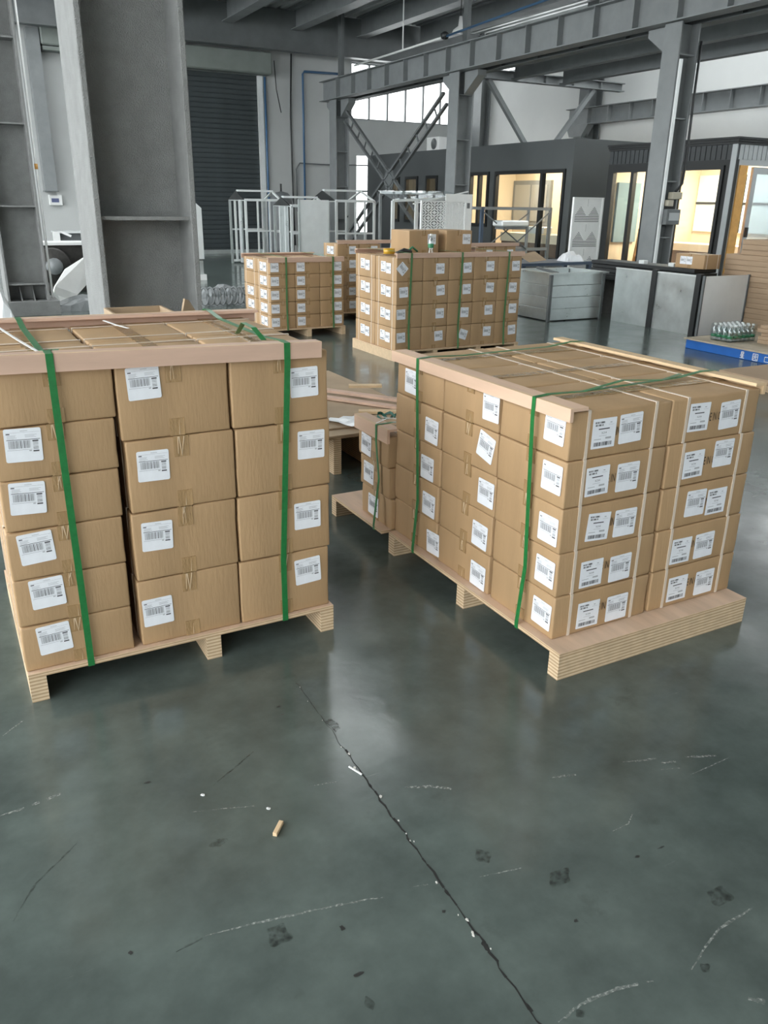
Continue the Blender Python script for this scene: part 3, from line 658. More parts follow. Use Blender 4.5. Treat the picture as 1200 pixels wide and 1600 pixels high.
for (xa, xb, lab, tl, dz) in ((.232, .236, 'green strap over the left column of the left foreground stack', [(.25, 2.30, 1.006), (.262, 2.36, 1.012), (.258, 2.42, 1.002), (.25, 2.47, .986)], .0185),
                          (.892, .862, 'green strap over the right column of the left foreground stack', [(.86, 2.36, 1.000), (.85, 2.42, 1.03), (.845, 2.50, 1.035), (.85, 2.58, .99)], .005)):
    strap(lab, [(xb, 2.256, .079), (xb, 2.2555, .10), (xb, 2.2565, .3), (xa, 2.2495, .94 + dz), (xa, 2.2490, 1.0005 + dz), (xa, 2.30, 1.002 + dz), (xa, 2.45, .996), (xa, 2.9, .996), (xa, 3.03, 1.010), (xa, 3.0835, 1.0095), (xa, 3.0835, .93), (xb, 3.075, .3), (xb, 3.062, .079)], (1, 0, 0), .019, tl)
# white twine on the left stack top
for (a, b, lab) in (((.225, 2.33), (.16, 2.95), 'white plastic cord beside the left strap on the left stack top'), ((.53, 2.72), (.50, 2.98), 'short white cord on the middle carton tops of the left stack')):
    tag(MB().ribbon([(a[0], a[1], 1.0055), ((a[0] + b[0]) / 2, (a[1] + b[1]) / 2, 1.0), (b[0], b[1], .9985)], (1, 0, 0), .008, .0015).build('white_cord', WPAINT, None, 0, (a[0], a[1], .99)), lab, 'cord', 'white cords')

# ---- stack B: right foreground
SB = 'right foreground stack'
pallet('plywood pallet under the right foreground stack of cartons', 1.530, 2.385, 1.645, 2.755, 'x', (1.645, 2.178, 2.707))
BY = (1.898, 2.238, 2.585); BX = (1.760, 2.172)
ln_y = {0: (1.783, 1.784, 1.785, 1.789, 1.796), 1: (2.143, 2.146, 2.124, 2.133, 2.118), 2: (2.454, 2.492, 2.512, 2.48, 2.647)}
ln_z = {0: (.166, .314, .460, .628, .780), 1: (.146, .302, .468, .632, .770), 2: (.153, .300, .446, .600, .755)}
an = {0: (2, 1, 0, 1, 2), 1: (1, 2, 1, 13, -1), 2: (-3, 1, 0, 2, 1)}
eW = {0: ((1.707, .156), (1.700, .303), (1.706, .463), (1.678, .618), (1.687, .767)), 1: ((2.111, .159), (2.099, .305), (2.238, .463), (2.091, .614), (2.086, .773))}
eS = {0: ((1.832, .152), (1.823, .298), (1.819, .458), (1.802, .614), (1.794, .771)), 1: ((2.245, .155), (2.211, .305), (2.137, .472), (2.228, .635), (2.230, .766))}
for i in range(5):
    z = .0955 + i * .1492
    for cI in range(3):
        for rI in range(2):
            ox = (.006, .003, 0, -.004, 0)[i] if rI == 0 else (.012, .008, .006, .0, -.006)[i]
            oy = (-.004, -.003, -.002, -.001, 0)[i] if cI == 0 else (.011, .009, .003, .002, .003)[i] if cI == 1 else (.015, .012, .006, .004, .004)[i]
            cx_, cy_ = BX[rI] + ox, BY[cI] + oy
            fr = [(-(ln_y[cI][i] - cy_), ln_z[cI][i] - z, an[cI][i])] if rI == 0 else None
            sd = None
            if cI == 0: sd = [('W', eW[rI][i][0] - cx_, eW[rI][i][1] - z, (1, 0, 4, -1, 0)[i] if rI == 0 else (0, 1, 0, -1, 1)[i]), ('S', eS[rI][i][0] - cx_, eS[rI][i][1] - z, (0, -1, 1, 0, -2)[i])]
            pos = ('near', 'middle', 'far')[cI]; sidew = ('left', 'right')[rI]
            lab = 'brown carton, %s, %s column on the %s of the %s' % (ORD(5)[i], pos, sidew, SB)
            if cI == 2 and rI == 1: lab = 'brown carton, %s, hidden far right of the %s' % (ORD(5)[i], SB)
            carton(cx_, cy_, z, .336, .404, .1478, -math.pi / 2, lab, 'cartons on the right foreground pallet', fr, sd, 1, made=(cI == 0))
lboard('pinkish plywood edge guard along the left top of the right foreground stack', (1.538, 1.715), (1.538, 2.772), (1, 0), .857, .040, .066, PINKY)
lboard('pale plywood edge guard along the right top of the right foreground stack', (2.392, 1.730), (2.392, 2.770), (-1, 0), .858, .040, .050, PINE)
for (ya, yb, lab) in ((1.880, 1.865, 'green strap over the near column of the right foreground stack'), (2.570, 2.552, 'green strap over the far column of the right foreground stack')):
    strap(lab, [(1.5285, yb, .079), (1.5285, yb, .10), (1.545, yb, .3), (1.5365, ya, .79), (1.5360, ya, .8578), (1.60, ya + .01, .859), (1.75, ya + .03, .849), (2.2, ya + .06, .849), (2.33, ya + .07, .860), (2.3935, ya + .07, .859), (2.3935, ya + .06, .79), (2.40, yb, .3), (2.387, yb, .079)], (0, 1, 0), .017,
          [(1.75, ya + .02, .852), (1.95, ya + .06, .862), (2.1, ya + .03, .856), (2.25, ya + .09, .853)] if ya < 2 else None)

# ---- stack C: short stack behind B
SCN = 'short stack behind the right pallet'
pallet('plywood pallet under the short stack behind the right pallet', 1.505, 2.36, 2.775, 3.275, 'x', (3.227,))
MB().box(1.80, 2.36, 2.80, 2.85, 0, .081).build('stringer', LVL, bpy.data.objects['pallet.002'])
for i in range(3):
    z = .0955 + i * .135
    for rI in range(2):
        fr = [(-((2.943, 2.970, 2.978)[i] - 2.918) - .0, (.155, .296, .430)[i] - z - (.0, .0, .01)[i], (2, 1, 3)[i])] if rI == 0 else None
        carton(1.738 + rI * .408 + (.010, .004, 0)[i], 2.918 - .008 * (2 - i), z, .270, .400, .134, -math.pi / 2, 'brown carton, %s, %s side of the %s' % (ORD(3)[i], ('left', 'right')[rI], SCN), 'cartons on the short stack', fr)
lboard('pinkish plywood edge guard on the left top of the short stack', (1.524, 2.772), (1.524, 3.075), (1, 0), .535, .06, .06, PINKY)
strap('dark green strap around the short stack behind the right pallet', [(1.503, 2.842, .079), (1.503, 2.842, .10), (1.53, 2.85, .3), (1.5225, 2.866, .47), (1.522, 2.866, .5355), (1.60, 2.866, .537), (2.0, 2.866, .505), (2.368, 2.866, .505), (2.368, 2.866, .079)], (0, 1, 0), .014)
tag(MB().ribbon([(1.53, 2.88, .5375), (1.60, 2.92, .54), (1.8, 3.0, .506)], (0, 1, 0), .007, .0015).ribbon([(1.60, 2.96, .538), (1.8, 2.86, .506), (1.95, 2.80, .504)], (0, 1, 0), .007, .0015).build('white_cord', WPAINT, None, 0, (1.6, 2.9, .536)), 'crossed white cords on top of the short stack', 'cord', 'white cords')
tag(MB().box(1.72, 2.1, 2.80, 3.04, .502, .506).build('cardboard_sheet', CARD_IN, None, 0, (1.9, 2.9, .502)), 'small cardboard sheet on top of the short stack', 'cardboard')

# ---- stack D: far left
SD = 'far left stack'
pallet('plywood pallet under the far left stack of cartons', 3.10, 3.99, 8.28, 9.16, 'y', (3.10, 3.53, 3.942))
for i in range(5):
    z = .0955 + i * .142
    for c in range(3):
        for r in range(2):
            xc = 3.262 + c * .288; lab = 'brown carton, %s, %s column %s of the %s' % (ORD(5)[i], ('left', 'middle', 'right')[c], ('in front', 'at rear')[r], SD)
            carton(xc, 8.503 + r * .412, z, .284, .404, .1408, 0, lab, 'cartons on the far left pallet', [((-.09, -.08, .07)[c], .072, 0)] if r == 0 else None,
                   ([('W', -.05, .07, 0), ('S', .055, .07, 0)] if not (i == 3 and r == 1) else []) if c == 0 else None, -1, tape=(.04, .03))
lboard('pinkish plywood edge guard on the front top of the far left stack', (3.10, 8.287), (3.98, 8.287), (0, 1), .835, .05, .05)
lboard('plywood edge guard on the rear top of the far left stack', (3.10, 9.14), (3.98, 9.14), (0, -1), .835, .05, .05)
for x, lab in ((3.30, 'green strap left on the far left stack'), (3.845, 'green strap right on the far left stack')):
    strap(lab, [(x, 8.275, .079), (x, 8.275, .1), (x, 8.292, .3), (x, 8.284, .75), (x, 8.283, .837), (x, 8.36, .838), (x, 9.08, .838), (x, 9.144, .837), (x, 9.144, .1), (x, 9.165, .079)], (1, 0, 0), .020, m=PGREEN)

# ---- stack E: far middle, wide
SE = 'wide far stack'
pallet('plywood pallet under the wide far stack of cartons', 3.68, 5.11, 6.58, 7.47, 'y', (3.68, 4.10, 4.60, 5.06), sw=.05)
for i in range(4):
    z = .0955 + i * .2085
    for c in range(5):
        for r in range(2):
            xc = 3.832 + c * .2815; lab = 'brown carton, %s, %s column %s of the %s' % (ORD(4)[i], ('first', 'second', 'third', 'fourth', 'fifth')[c], ('in front', 'at rear')[r], SE)
            u = (-.075, .055, .06, .055, .06)[c] + random.uniform(-.012, .012); a = 45 if (c == 0 and i == 3) else random.uniform(-4, 4); a = 18 if (c == 2 and i == 0) else a
            carton(xc, 6.803 + r * .416, z, .277, .408, .2072, 0, lab, 'cartons on the wide far pallet', [(u, .115 + random.uniform(-.012, .015), a)] if r == 0 else None,
                   [('W', -.045, .12, 0), ('S', .055, .11, 0)] if c == 0 else None, -1, tape=(.05, .035), jit=.004)
lboard('pinkish plywood edge guard on the front top of the wide far stack', (3.69, 6.588), (5.12, 6.588), (0, 1), .968, .042, .05)
lboard('plywood edge guard on the rear top of the wide far stack', (3.69, 7.44), (5.12, 7.44), (0, -1), .968, .042, .05)
for x, lab in ((3.83, 'green strap over the first column of the wide far stack'), (4.38, 'green strap over the third column of the wide far stack'), (4.92, 'green strap over the fifth column of the wide far stack')):
    strap(lab, [(x, 6.575, .079), (x, 6.575, .1), (x, 6.592, .3), (x + .012, 6.585, .9), (x + .012, 6.584, .97), (x, 6.66, .971), (x, 7.38, .971), (x, 7.445, .97), (x, 7.445, .1), (x, 7.475, .079)], (1, 0, 0), .020, m=PGREEN)
zE = .9365
for (x, lab) in ((4.165, 'loose brown carton, left of the two on top of the wide far stack'), (4.565, 'loose brown carton, right of the two on top of the wide far stack')):
    carton(x, 7.10, zE, .295 if x > 4.4 else .325, .36, .215, 0, lab, 'loose cartons', [(.085, .135, 0)], [], -1, tape=(.05, .04), bands=False, made=False)
tag(MB().lathe([(.055, 0), (.055, .05), (.04, .05), (.04, 0)], 20, (3.86, 7.05, zE)).build('tape_roll', YEL, None, 0, (3.86, 7.05, zE)), 'yellow tape roll on top of the wide far stack', 'tape roll')
def bottle(name, c, s=1.0, parent=None, lab=None):
    b = MB(); p = [(.0, 0), (.031, .0), (.032, .02), (.030, .07), (.032, .12), (.030, .15), (.013, .185), (.013, .20)]
    b.lathe([(max(r, .001) * s, z * s) for r, z in p], 12, c, 0); b.lathe([(.0325 * s, .075 * s), (.0330 * s, .08 * s), (.0330 * s, .115 * s), (.0325 * s, .12 * s)], 12, c, 1); b.lathe([(.015 * s, .2 * s), (.015 * s, .222 * s)], 10, c, 2)
    o = b.build(name, [BOTTLE, GREENL, WPAINT], parent, 0, c if parent is None else None)
    if lab: tag(o, lab, 'bottle')
    return o
bottle('water_bottle', (4.17, 6.80, zE), .85, None, 'water bottle standing before the loose carton on the wide far stack')
t = thing('strapping_tool', 'dark strapping tool lying on the wide far stack', 'tool', (3.90, 6.82, zE))
MB().tube([(3.80, 6.80, zE + .02), (3.88, 6.80, zE + .045), (3.97, 6.82, zE + .03)], [.014, .022, .016], 8).build('body', BLACK, t); MB().tube([(3.93, 6.83, zE + .03), (4.0, 6.85, zE + .07), (4.06, 6.86, zE + .03)], .010, 6).build('handle', GREENL, t)

# ---- stacks F and H behind
SF = 'back stack between the far stacks'
pallet('plywood pallet under the back stack between the far stacks', 4.38, 5.3, 9.30, 10.15, 'y', (4.38, 4.8, 5.25))
for i in range(5):
    for c in range(2):
        carton(4.53 + c * .30, 9.52, .0955 + i * .163, .29, .404, .1615, 0, 'brown carton, %s, %s column of the %s' % (ORD(5)[i], ('left', 'right')[c], SF), 'cartons on the back stack', [(.06, .09, 0)], [('W', -.05, .085, 0), ('S', .055, .085, 0)] if c == 0 else None, -1)
lboard('plywood edge guard on top of the back stack between the far stacks', (4.38, 9.30), (5.2, 9.30), (0, 1), .955, .04, .05)
SH = 'back stack behind the wide far stack'
pallet('plywood pallet under the back stack right behind the wide far stack', 5.55, 6.55, 8.55, 9.4, 'y', (5.55, 6.0, 6.5))
for i in range(4):
    for c in range(3):
        carton(5.72 + c * .32, 8.78, .0955 + i * .204, .31, .404, .2025, 0, 'brown carton, %s, %s column of the %s' % (ORD(4)[i], ('left', 'middle', 'right')[c], SH), 'cartons on the right back stack', [(.07, .11, 0)])
lboard('plywood edge guard on top of the right back stack', (5.55, 8.56), (6.55, 8.56), (0, 1), .945, .04, .05)

# ------------------------------------------------------------------ low pallet with cardboard sheets (behind the short stack)
t = pallet('low pallet carrying flat cardboard sheets behind the left stack', 1.58, 2.40, 3.80, 5.35, 'y', (1.76, 2.0, 2.32), .215, .045)
for i, (x0, x1, y0, y1, lab) in enumerate(((1.55, 2.42, 3.77, 5.38, 'large flat cardboard sheet, lowest on the low pallet'), (1.56, 2.44, 3.75, 5.36, 'large flat cardboard sheet, middle one on the low pallet'), (1.60, 2.43, 3.86, 5.33, 'large flat cardboard sheet, uppermost on the low pallet'))):
    tag(MB().box(x0, x1, y0, y1, .216 + i * .010, .216 + i * .010 + .009).build('cardboard_sheet', CARD_IN, None, 0, ((x0 + x1) / 2, (y0 + y1) / 2, .216 + i * .01)), lab, 'cardboard', 'cardboard sheets on the low pallet')
zG = .2456
for p0, p1, lab, m in (((1.98, 4.60), (2.36, 4.02), 'pink plywood strip, nearer one on the cardboard sheets', PINK), ((2.02, 4.70), (2.40, 4.12), 'pink plywood strip leaning over the nearer one', PINK), ((2.22, 4.56), (2.41, 4.47), 'short cream wood strip on the cardboard sheets', PINE), ((2.06, 4.10), (2.40, 3.93), 'long cream wood strip beside the green bundle', PINE)):
    zz_ = zG + (.022 if 'leaning' in lab else .046 if 'short' in lab else .0)
    tag(MB().bar((p0[0], p0[1], zz_ + .010), (p1[0], p1[1], zz_ + .012), .055, .016, (1, 1, 0)).build('wood_strip', m, None, .001, (p0[0], p0[1], zz_)), lab, 'wood strip', 'wood strips on the cardboard')
b = MB(); r_ = random.Random(12)
G_ = [[(1.80 + .22 * i / 6 + .02 * j, 4.02 - .05 * i / 6 - .20 * j / 4, zG + .004 + .030 * abs(math.sin(1.7 * i + j * .9)) * (.4 + .6 * (i / 6))) for j in range(5)] for i in range(7)]
for i in range(6):
    for j in range(4): b.quad(G_[i][j], G_[i + 1][j], G_[i + 1][j + 1], G_[i][j + 1])
o = tag(b.build('paper_sheet', PLASTIC, None, 0, (1.95, 3.9, zG)), 'crumpled white paper sheet on the cardboard', 'paper'); o.modifiers.new('s', 'SOLIDIFY').thickness = .001
b = MB()
for k in range(7):
    x = 2.10 + .04 * k; pts = [(x + .022 * math.cos(q), 3.88 - .02 * k * .4 + .045 * math.sin(q) + .01 * math.sin(3 * q + k), zG + .022 + .018 * math.sin(q + k)) for q in [i * 2 * math.pi / 9 for i in range(10)]]
    b.ribbon(pts, (.3, .2, 1), .016, .001)
tag(b.build('strap_bundle', mat('dark_green_strap', (.015, .10, .07), .35), None, 0, (2.2, 3.9, zG)), 'tangled dark green strap bundle on the cardboard', 'strap bundle')

# open carton standing behind the left stack, in front of the big column
t = thing('open_carton', 'tall open brown carton behind the left foreground stack', 'carton', (.80, 3.72, 0))
MB().box(.66, .92, 3.55, 3.56, 0, .93).box(.66, .92, 3.89, 3.90, 0, .93).box(.66, .67, 3.56, 3.89, 0, .93).box(.91, .92, 3.56, 3.89, 0, .93).box(.67, .91, 3.56, 3.89, .0, .01).build('wall', CARD_IN, t)
MB().prism([(.95, 3.70, .88), (1.06, 3.78, .88), (1.02, 3.80, .96), (.985, 3.74, .975)], (.006, -.008, 0)).build('loose_flap', CARD_IN, t)
MB().prism([(.92, 3.60, .80), (.92, 3.85, .80), (.97, 3.85, .87), (.97, 3.60, .87)], (.008, 0, 0)).build('flap', CARD_IN, t)

# ------------------------------------------------------------------ clutter at the far left
t = thing('grey_cabinet', 'grey metal cabinet against the end wall at far left', 'cabinet', (2.95, 20.6, 0))
MB().box(2.60, 3.35, 20.4, 20.9, .05, .62).build('body', TANKM, t, .01); MB().box(2.56, 3.4, 20.35, 20.95, .62, .66).build('top', GALVL, t); MB().box(2.52, 2.66, 20.3, 20.4, 0, .66).build('side_post', WPAINT, t)
MB().bar((2.68, 20.33, .66), (2.9, 20.3, .56), .05, .03, (0, 0, 1)).build('handle', WPAINT, t)
t = thing('machine_wreck', 'black round machine part with white casing in the clutter', 'machine', (1.75, 13.6, 0))
MB().tube([(1.60, 13.4, .42), (1.66, 13.75, .42)], .25, 18).build('drum', DARKJ, t); MB().tube([(1.62, 13.36, .42), (1.63, 13.4, .42)], .12, 14).build('hub', TARP, t); MB().box(1.55, 2.3, 13.8, 14.3, 0, .70).build('casing', DARKJ, t, .02); MB().box(1.5, 2.35, 13.75, 14.35, .70, .74).build('lid', WPAINT, t)
def crumple(name, lab, cat, c, sx, sy, hh, m, seed, n=9, tilt=(0, 0)):
    r_ = random.Random(seed); b = MB(); g = []
    for i in range(n):
        row = []
        for j in range(n):
            u, v = i / (n - 1), j / (n - 1); e = math.sin(math.pi * u) * math.sin(math.pi * v)
            row.append((c[0] + sx * (u - .5) * (1 + r_.uniform(-.05, .05)), c[1] + sy * (v - .5) * (1 + r_.uniform(-.05, .05)), c[2] + hh * (e ** .5) * (.55 + .45 * r_.random()) + max(0, tilt[0] * u + tilt[1] * v)))
        g.append(row)
    for i in range(n - 1):
        for j in range(n - 1): b.quad(g[i][j], g[i + 1][j], g[i + 1][j + 1], g[i][j + 1])
    # closed underside so that the heap is solid
    b.quad(g[0][0], g[0][-1], g[-1][-1], g[-1][0])
    for e_ in (g[0], g[-1], [r[0] for r in g], [r[-1] for r in g]): b._add(e_, [tuple(range(n))])
    return tag(b.build(name, m, None, 0, c), lab, cat)
t = thing('bent_sheet', 'bent white sheet leaning across the clutter by the far column', 'sheet', (1.6, 12.3, 0))
o = MB().prism([(1.33, 12.0, .0), (1.42, 12.05, .25), (1.62, 12.3, .46), (1.95, 12.5, .62), (1.97, 12.45, .30), (1.72, 12.2, .12), (1.5, 12.0, 0)], (.015, -.03, .01)).build('sheet', WPAINT, t)
crumple('plastic_heap', 'grey crumpled plastic heap under the bent white sheet', 'plastic heap', (1.72, 11.62, 0), .8, .5, .20, TARP, 4)
crumple('plastic_heap', 'white wrapped heap at the left picture edge', 'plastic heap', (.50, 10.4, 0), .55, .8, .62, PLASTIC, 5)
crumple('tarp_bundle', 'grey tarp bundle on the floor right of the big column', 'tarp', (3.62, 11.7, 0), 1.0, .75, .26, TARP, 6, 13)
# ribbed hose wrapped around the bundle
b = MB()
for k in range(9): b.tube([(3.25 + .085 * k + .05 * math.cos(q), 11.18 + .06 * math.sin(q * .5), .14 + .12 * math.sin(q)) for q in [i * math.pi / 6 for i in range(13)]], .014, 6)
tag(b.build('hose_coil', TARP, None, 0, (3.6, 11.35, .0)), 'ribbed grey hose coil in front of the tarp bundle', 'hose')
t = thing('galvanised_cabinet', 'pale galvanised cabinet with a sloping top beside the shutter', 'cabinet', (4.2, 15.3, 0))
MB().prism([(3.7, 15.1, .37), (4.42, 15.1, .37), (4.42, 15.1, 1.24), (4.22, 15.1, 1.42), (3.7, 15.1, 1.42)], (0, .5, 0)).build('body', GALVL, t); MB().box(3.72, 4.40, 15.12, 15.58, .10, .34).build('plinth', GALV, t)
MB().box(3.68, 4.44, 15.08, 15.62, .0, .10).build('skid', WPAINT, t); MB().box(3.72, 4.40, 15.14, 15.56, .34, .37).build('joint', STEEL, t); MB().box(4.0, 4.04, 15.08, 15.1, .6, .8).build('handle', STEEL, t)

# ------------------------------------------------------------------ shed frames
def post(p, q, w, nm, m, t): MB().bar(p, q, w, w * .8, (1, 0, 0) if abs(p[0] - q[0]) < 1e-6 else (0, 0, 1)).build(nm, m, t)
def shed(lab, x0, x1, y0, y1, ze, zr, dark0=True, gab1=False, panel=None, mids=2, dr=.0, mrail=.75):
    t = thing('shed_frame', lab, 'shed frame', ((x0 + x1) / 2, (y0 + y1) / 2, 0), 'galvanised shed frames'); ym = (y0 + y1) / 2
    for x in (x0, x1):
        for y in (y0, y1): post((x, y, 0), (x, y, ze), .05, 'corner_post', GALVL if y == y0 else GALV, t)  # rear posts take darker steel to stand in for shade inside
        post((x, y0, ze), (x, y1, ze), .035, 'tie', GALVL, t)
        if not (dark0 and x == x0): post((x, y0, ze), (x, ym, zr), .04, 'rafter', GALVL, t); post((x, ym, zr), (x, y1, ze), .04, 'rafter', GALVL, t)
    for y in (y0, y1):
        post((x0, y, ze), (x1, y, ze), .05, 'eaves_rail', GALVL, t); post((x0, y, mrail), (x1, y, mrail), .035, 'middle_rail', GALVL, t); post((x0, y, .06), (x1, y, .06), .05, 'floor_rail', GALVL, t)
        for k in range(1, (mids if y == y0 else 1) + 1): x = x0 + (x1 - x0) * k / (mids + 1); post((x, y, .06), (x, y, ze), .036, 'stud', GALVL if y == y0 else GALV, t)  # rear studs darkened for the inside shade too
    for k in (1, 2): y = y0 + (y1 - y0) * k / 3; post((x0, y, .06), (x0, y, ze), .045, 'stud', GALVL, t)
    MB().box(x0, x1, ym - .06, ym + .06, zr - .01, zr + .03).build('ridge_cap', GALVL, t)
    if dark0: MB().prism([(x0 - .04, y0, ze), (x0 - .04, y1, ze), (x0 - .04, ym, zr)], (.03, 0, 0)).build('gable_sheet', BLACK, t)
    if gab1: MB().prism([(x1 + .01, y0, ze), (x1 + .01, y1, ze), (x1 + .01, ym, zr)], (.015, 0, 0)).build('gable_sheet', GALV, t)
    if panel:
        for (ya, yb, zb) in panel: MB().box(x0 - .02, x0, ya, yb, .06, zb).build('side_sheet', GALV, t, .002)
    return t
shed('small shed frame with dark gable, nearest to the roller shutter', 6.25, 7.08, 17.98, 19.05, 1.39, 1.57, True, False, [(18.25, 18.42, 1.38)])
shed('shed frame with dark gable and galvanised sheet, left of the white panel', 6.72, 7.5, 16.5, 17.45, 1.29, 1.45, True, False, [(16.65, 17.15, 1.28)], 2)
shed('large shed frame with pale ridge, right of the white panel', 7.72, 8.62, 16.45, 17.75, 1.40, 1.60, True, False, [], 3)
t = thing('metal_screen', 'large white sheet panel standing before the shed frames', 'panel', (7.0, 16.0, 0))
MB().box(6.68, 7.33, 15.98, 16.0, .18, 1.41).build('sheet', GALVL, t, .003); MB().box(6.66, 6.70, 15.97, 16.02, .16, 1.42).build('edge_strip', GALV, t); MB().box(6.7, 7.32, 15.9, 16.1, .0, .18).build('foot', STEEL, t)
# shed with a clear sheet roof
t = thing('shed_frame', 'galvanised frame with clear roof sheets beside the grey column', 'shed frame', (9.0, 15, 0), 'galvanised shed frames')
for x, zt in ((7.95, 1.42), (8.47, 1.43), (9.55, 1.5)):
    post((x, 14.4, 0), (x, 14.4, zt), .06, 'corner_post', GALVL, t)
for x in (8.05, 9.5): post((x, 15.1, 0), (x, 15.1, 1.55), .05, 'corner_post', STEEL_L, t)
post((7.95, 14.4, 1.42), (9.6, 14.4, 1.50), .05, 'eaves_rail', GALVL, t); post((7.95, 14.4, .75), (9.6, 14.4, .75), .035, 'middle_rail', GALVL, t)
post((8.05, 15.1, 1.57), (9.5, 15.1, 1.57), .05, 'rear_rail', GALVL, t)
MB().prism([(7.9, 14.35, 1.44), (9.7, 14.35, 1.52), (9.55, 15.12, 1.62), (8.0, 15.12, 1.60)], (0, 0, .006)).build('roof_sheet', POLY, t)
MB().prism([(8.3, 14.2, 1.36), (9.6, 14.3, 1.60), (9.6, 14.35, 1.60), (8.3, 14.25, 1.36)], (0, 0, .02)).build('roof_sheet_edge', GALVL, t)
MB().box(9.0, 9.62, 14.18, 14.2, .75, 1.56).build('end_sheet', WPAINT, t); MB().box(9.42, 9.56, 14.17, 14.18, 1.30, 1.40).build('vent', STEEL, t)

# perforated leaf screen
def cells(name, mats, parent, ox, y, oz, W, Hh, nx, nz, th=.006):
    r_ = random.Random(21); b = MB()
    for i in range(nx):
        for k in range(nz):
            x0, x1 = ox + W * i / nx, ox + W * (i + 1) / nx; z0, z1 = oz + Hh * k / nz, oz + Hh * (k + 1) / nz
            cx_, cz = (x0 + x1) / 2, (z0 + z1) / 2; a = math.radians((35 if (i // 2 + k // 2) % 2 else -35) + r_.uniform(-12, 12)); L_ = (x1 - x0) * .62; w_ = L_ * .24
            hole = []; outer = []
            for q in range(8):
                t_ = 2 * math.pi * q / 8; u, v = L_ * math.cos(t_), w_ * math.sin(t_); px_, pz = u * math.cos(a) - v * math.sin(a), u * math.sin(a) + v * math.cos(a)
                px_ = max(-(x1 - x0) * .46, min((x1 - x0) * .46, px_)); pz = max(-(z1 - z0) * .46, min((z1 - z0) * .46, pz)); hole.append((cx_ + px_, y, cz + pz))
                ang = math.atan2(pz, px_); s_ = 1 / max(abs(math.cos(ang)) / ((x1 - x0) / 2), abs(math.sin(ang)) / ((z1 - z0) / 2)); outer.append((cx_ + math.cos(ang) * s_, y, cz + math.sin(ang) * s_))
            corners = [(x1, y, z1), (x0, y, z1), (x0, y, z0), (x1, y, z0)]
            for q in range(8): b.quad(outer[q], outer[(q + 1) % 8], hole[(q + 1) % 8], hole[q])
            for c_ in corners:
                # close the cell corners
                best = sorted(range(8), key=lambda q: (outer[q][0] - c_[0]) ** 2 + (outer[q][2] - c_[2]) ** 2)[:1][0]
                ang = math.atan2(c_[2] - cz, c_[0] - cx_); qs = sorted(range(8), key=lambda q: abs((math.atan2(outer[q][2] - cz, outer[q][0] - cx_) - ang + math.pi) % (2 * math.pi) - math.pi))[:2]
                b._add([outer[qs[0]], c_, outer[qs[1]]], [(0, 1, 2)])
    o = b.build(name, mats, parent); o.modifiers.new('s', 'SOLIDIFY').thickness = th; return o
t = thing('leaf_screen', 'white metal screen with cut-out leaf pattern behind the loose cartons', 'screen', (7.9, 12.5, 0))
cells('leaf_sheet', WPAINT, t, 7.47, 12.5, .55, .86, .86, 14, 20)
MB().box(7.44, 7.47, 12.48, 12.52, 0, 1.43).build('frame_side', WPAINT, t); MB().box(8.33, 8.36, 12.48, 12.52, 0, 1.43).build('frame_side', WPAINT, t)
MB().box(7.47, 8.33, 12.48, 12.52, 1.41, 1.43).build('frame_top', WPAINT, t); MB().box(7.47, 8.33, 12.49, 12.51, .02, .55).build('lower_sheet', WPAINT, t)

# screen with triangles and slots, leaning against the grey booth
t = thing('slotted_screen', 'tall white screen with triangle and slot cut-outs beside the grey column', 'screen', (9.06, 10.2, 0))
b = MB(); x0, x1 = 8.80, 9.34; W_ = x1 - x0
def row(z0, z1, holes):
    xs_ = [0.0]
    for a, c in holes: xs_ += [a, c]
    xs_.append(1.0)
    for k in range(0, len(xs_), 2):
        if xs_[k + 1] - xs_[k] > .002: b.box(x0 + W_ * xs_[k], x0 + W_ * xs_[k + 1], 10.195, 10.203, z0, z1)
for kx in range(4):
    zb = .04 + kx * .365; z = zb
    row(z, z + .02, []); z += .02
    for k in range(4): row(z, z + .010, [(.04, .96)]); row(z + .010, z + .024, []); z += .024
    for k in range(6):
        g_ = .20 * (1 - k / 6); row(z, z + .009, [(.25 - g_, .25 + g_), (.75 - g_, .75 + g_)]); row(z + .009, z + .022, []); z += .022
    while z < zb + .355: row(z, z + .008, [(.485, .515)]); row(z + .008, z + .018, []); z += .018
    row(z, zb + .365, [])
b.build('slotted_sheet', WPAINT, t); MB().box(x0 - .03, x0, 10.18, 10.22, 0, 1.51).build('frame_side', WPAINT, t); MB().box(x1, x1 + .03, 10.18, 10.22, 0, 1.51).build('frame_side', WPAINT, t)
MB().box(x0, x1, 10.18, 10.22, 1.495, 1.51).build('frame_top', WPAINT, t); MB().box(x0, x1, 10.18, 10.22, 0.0, .04).build('frame_bottom', WPAINT, t)

# scaffold with cross braces in front of the grey booth
t = thing('scaffold_frame', 'blue-grey scaffold frame with cross braces before the grey booth', 'scaffold', (9.4, 12.5, 0))
post((8.70, 12.5, 0), (8.70, 12.5, 1.34), .06, 'post', BLUEG, t); post((9.72, 12.5, 0), (9.72, 12.5, 1.32), .045, 'post', STEEL_L, t); post((10.22, 12.5, 0), (10.22, 12.5, 1.34), .055, 'post', STEEL, t)
for z in (1.32, .62): post((8.5, 12.5, z), (10.25, 12.5, z), .05, 'rail', STEEL_L, t)
for a, c in (((8.72, .62), (9.70, 1.25)), ((8.72, 1.25), (9.70, .62)), ((9.3, .62), (10.2, 1.28))): MB().tube([(a[0], 12.46, a[1]), (c[0], 12.46, c[1])], .012, 6).build('brace', STEEL, t)
MB().box(9.0, 9.6, 12.3, 12.6, 1.02, 1.12).build('shelf_box', GALVL, t, .02); MB().box(9.05, 9.55, 12.32, 12.58, .97, 1.02).build('shelf', STEEL, t)

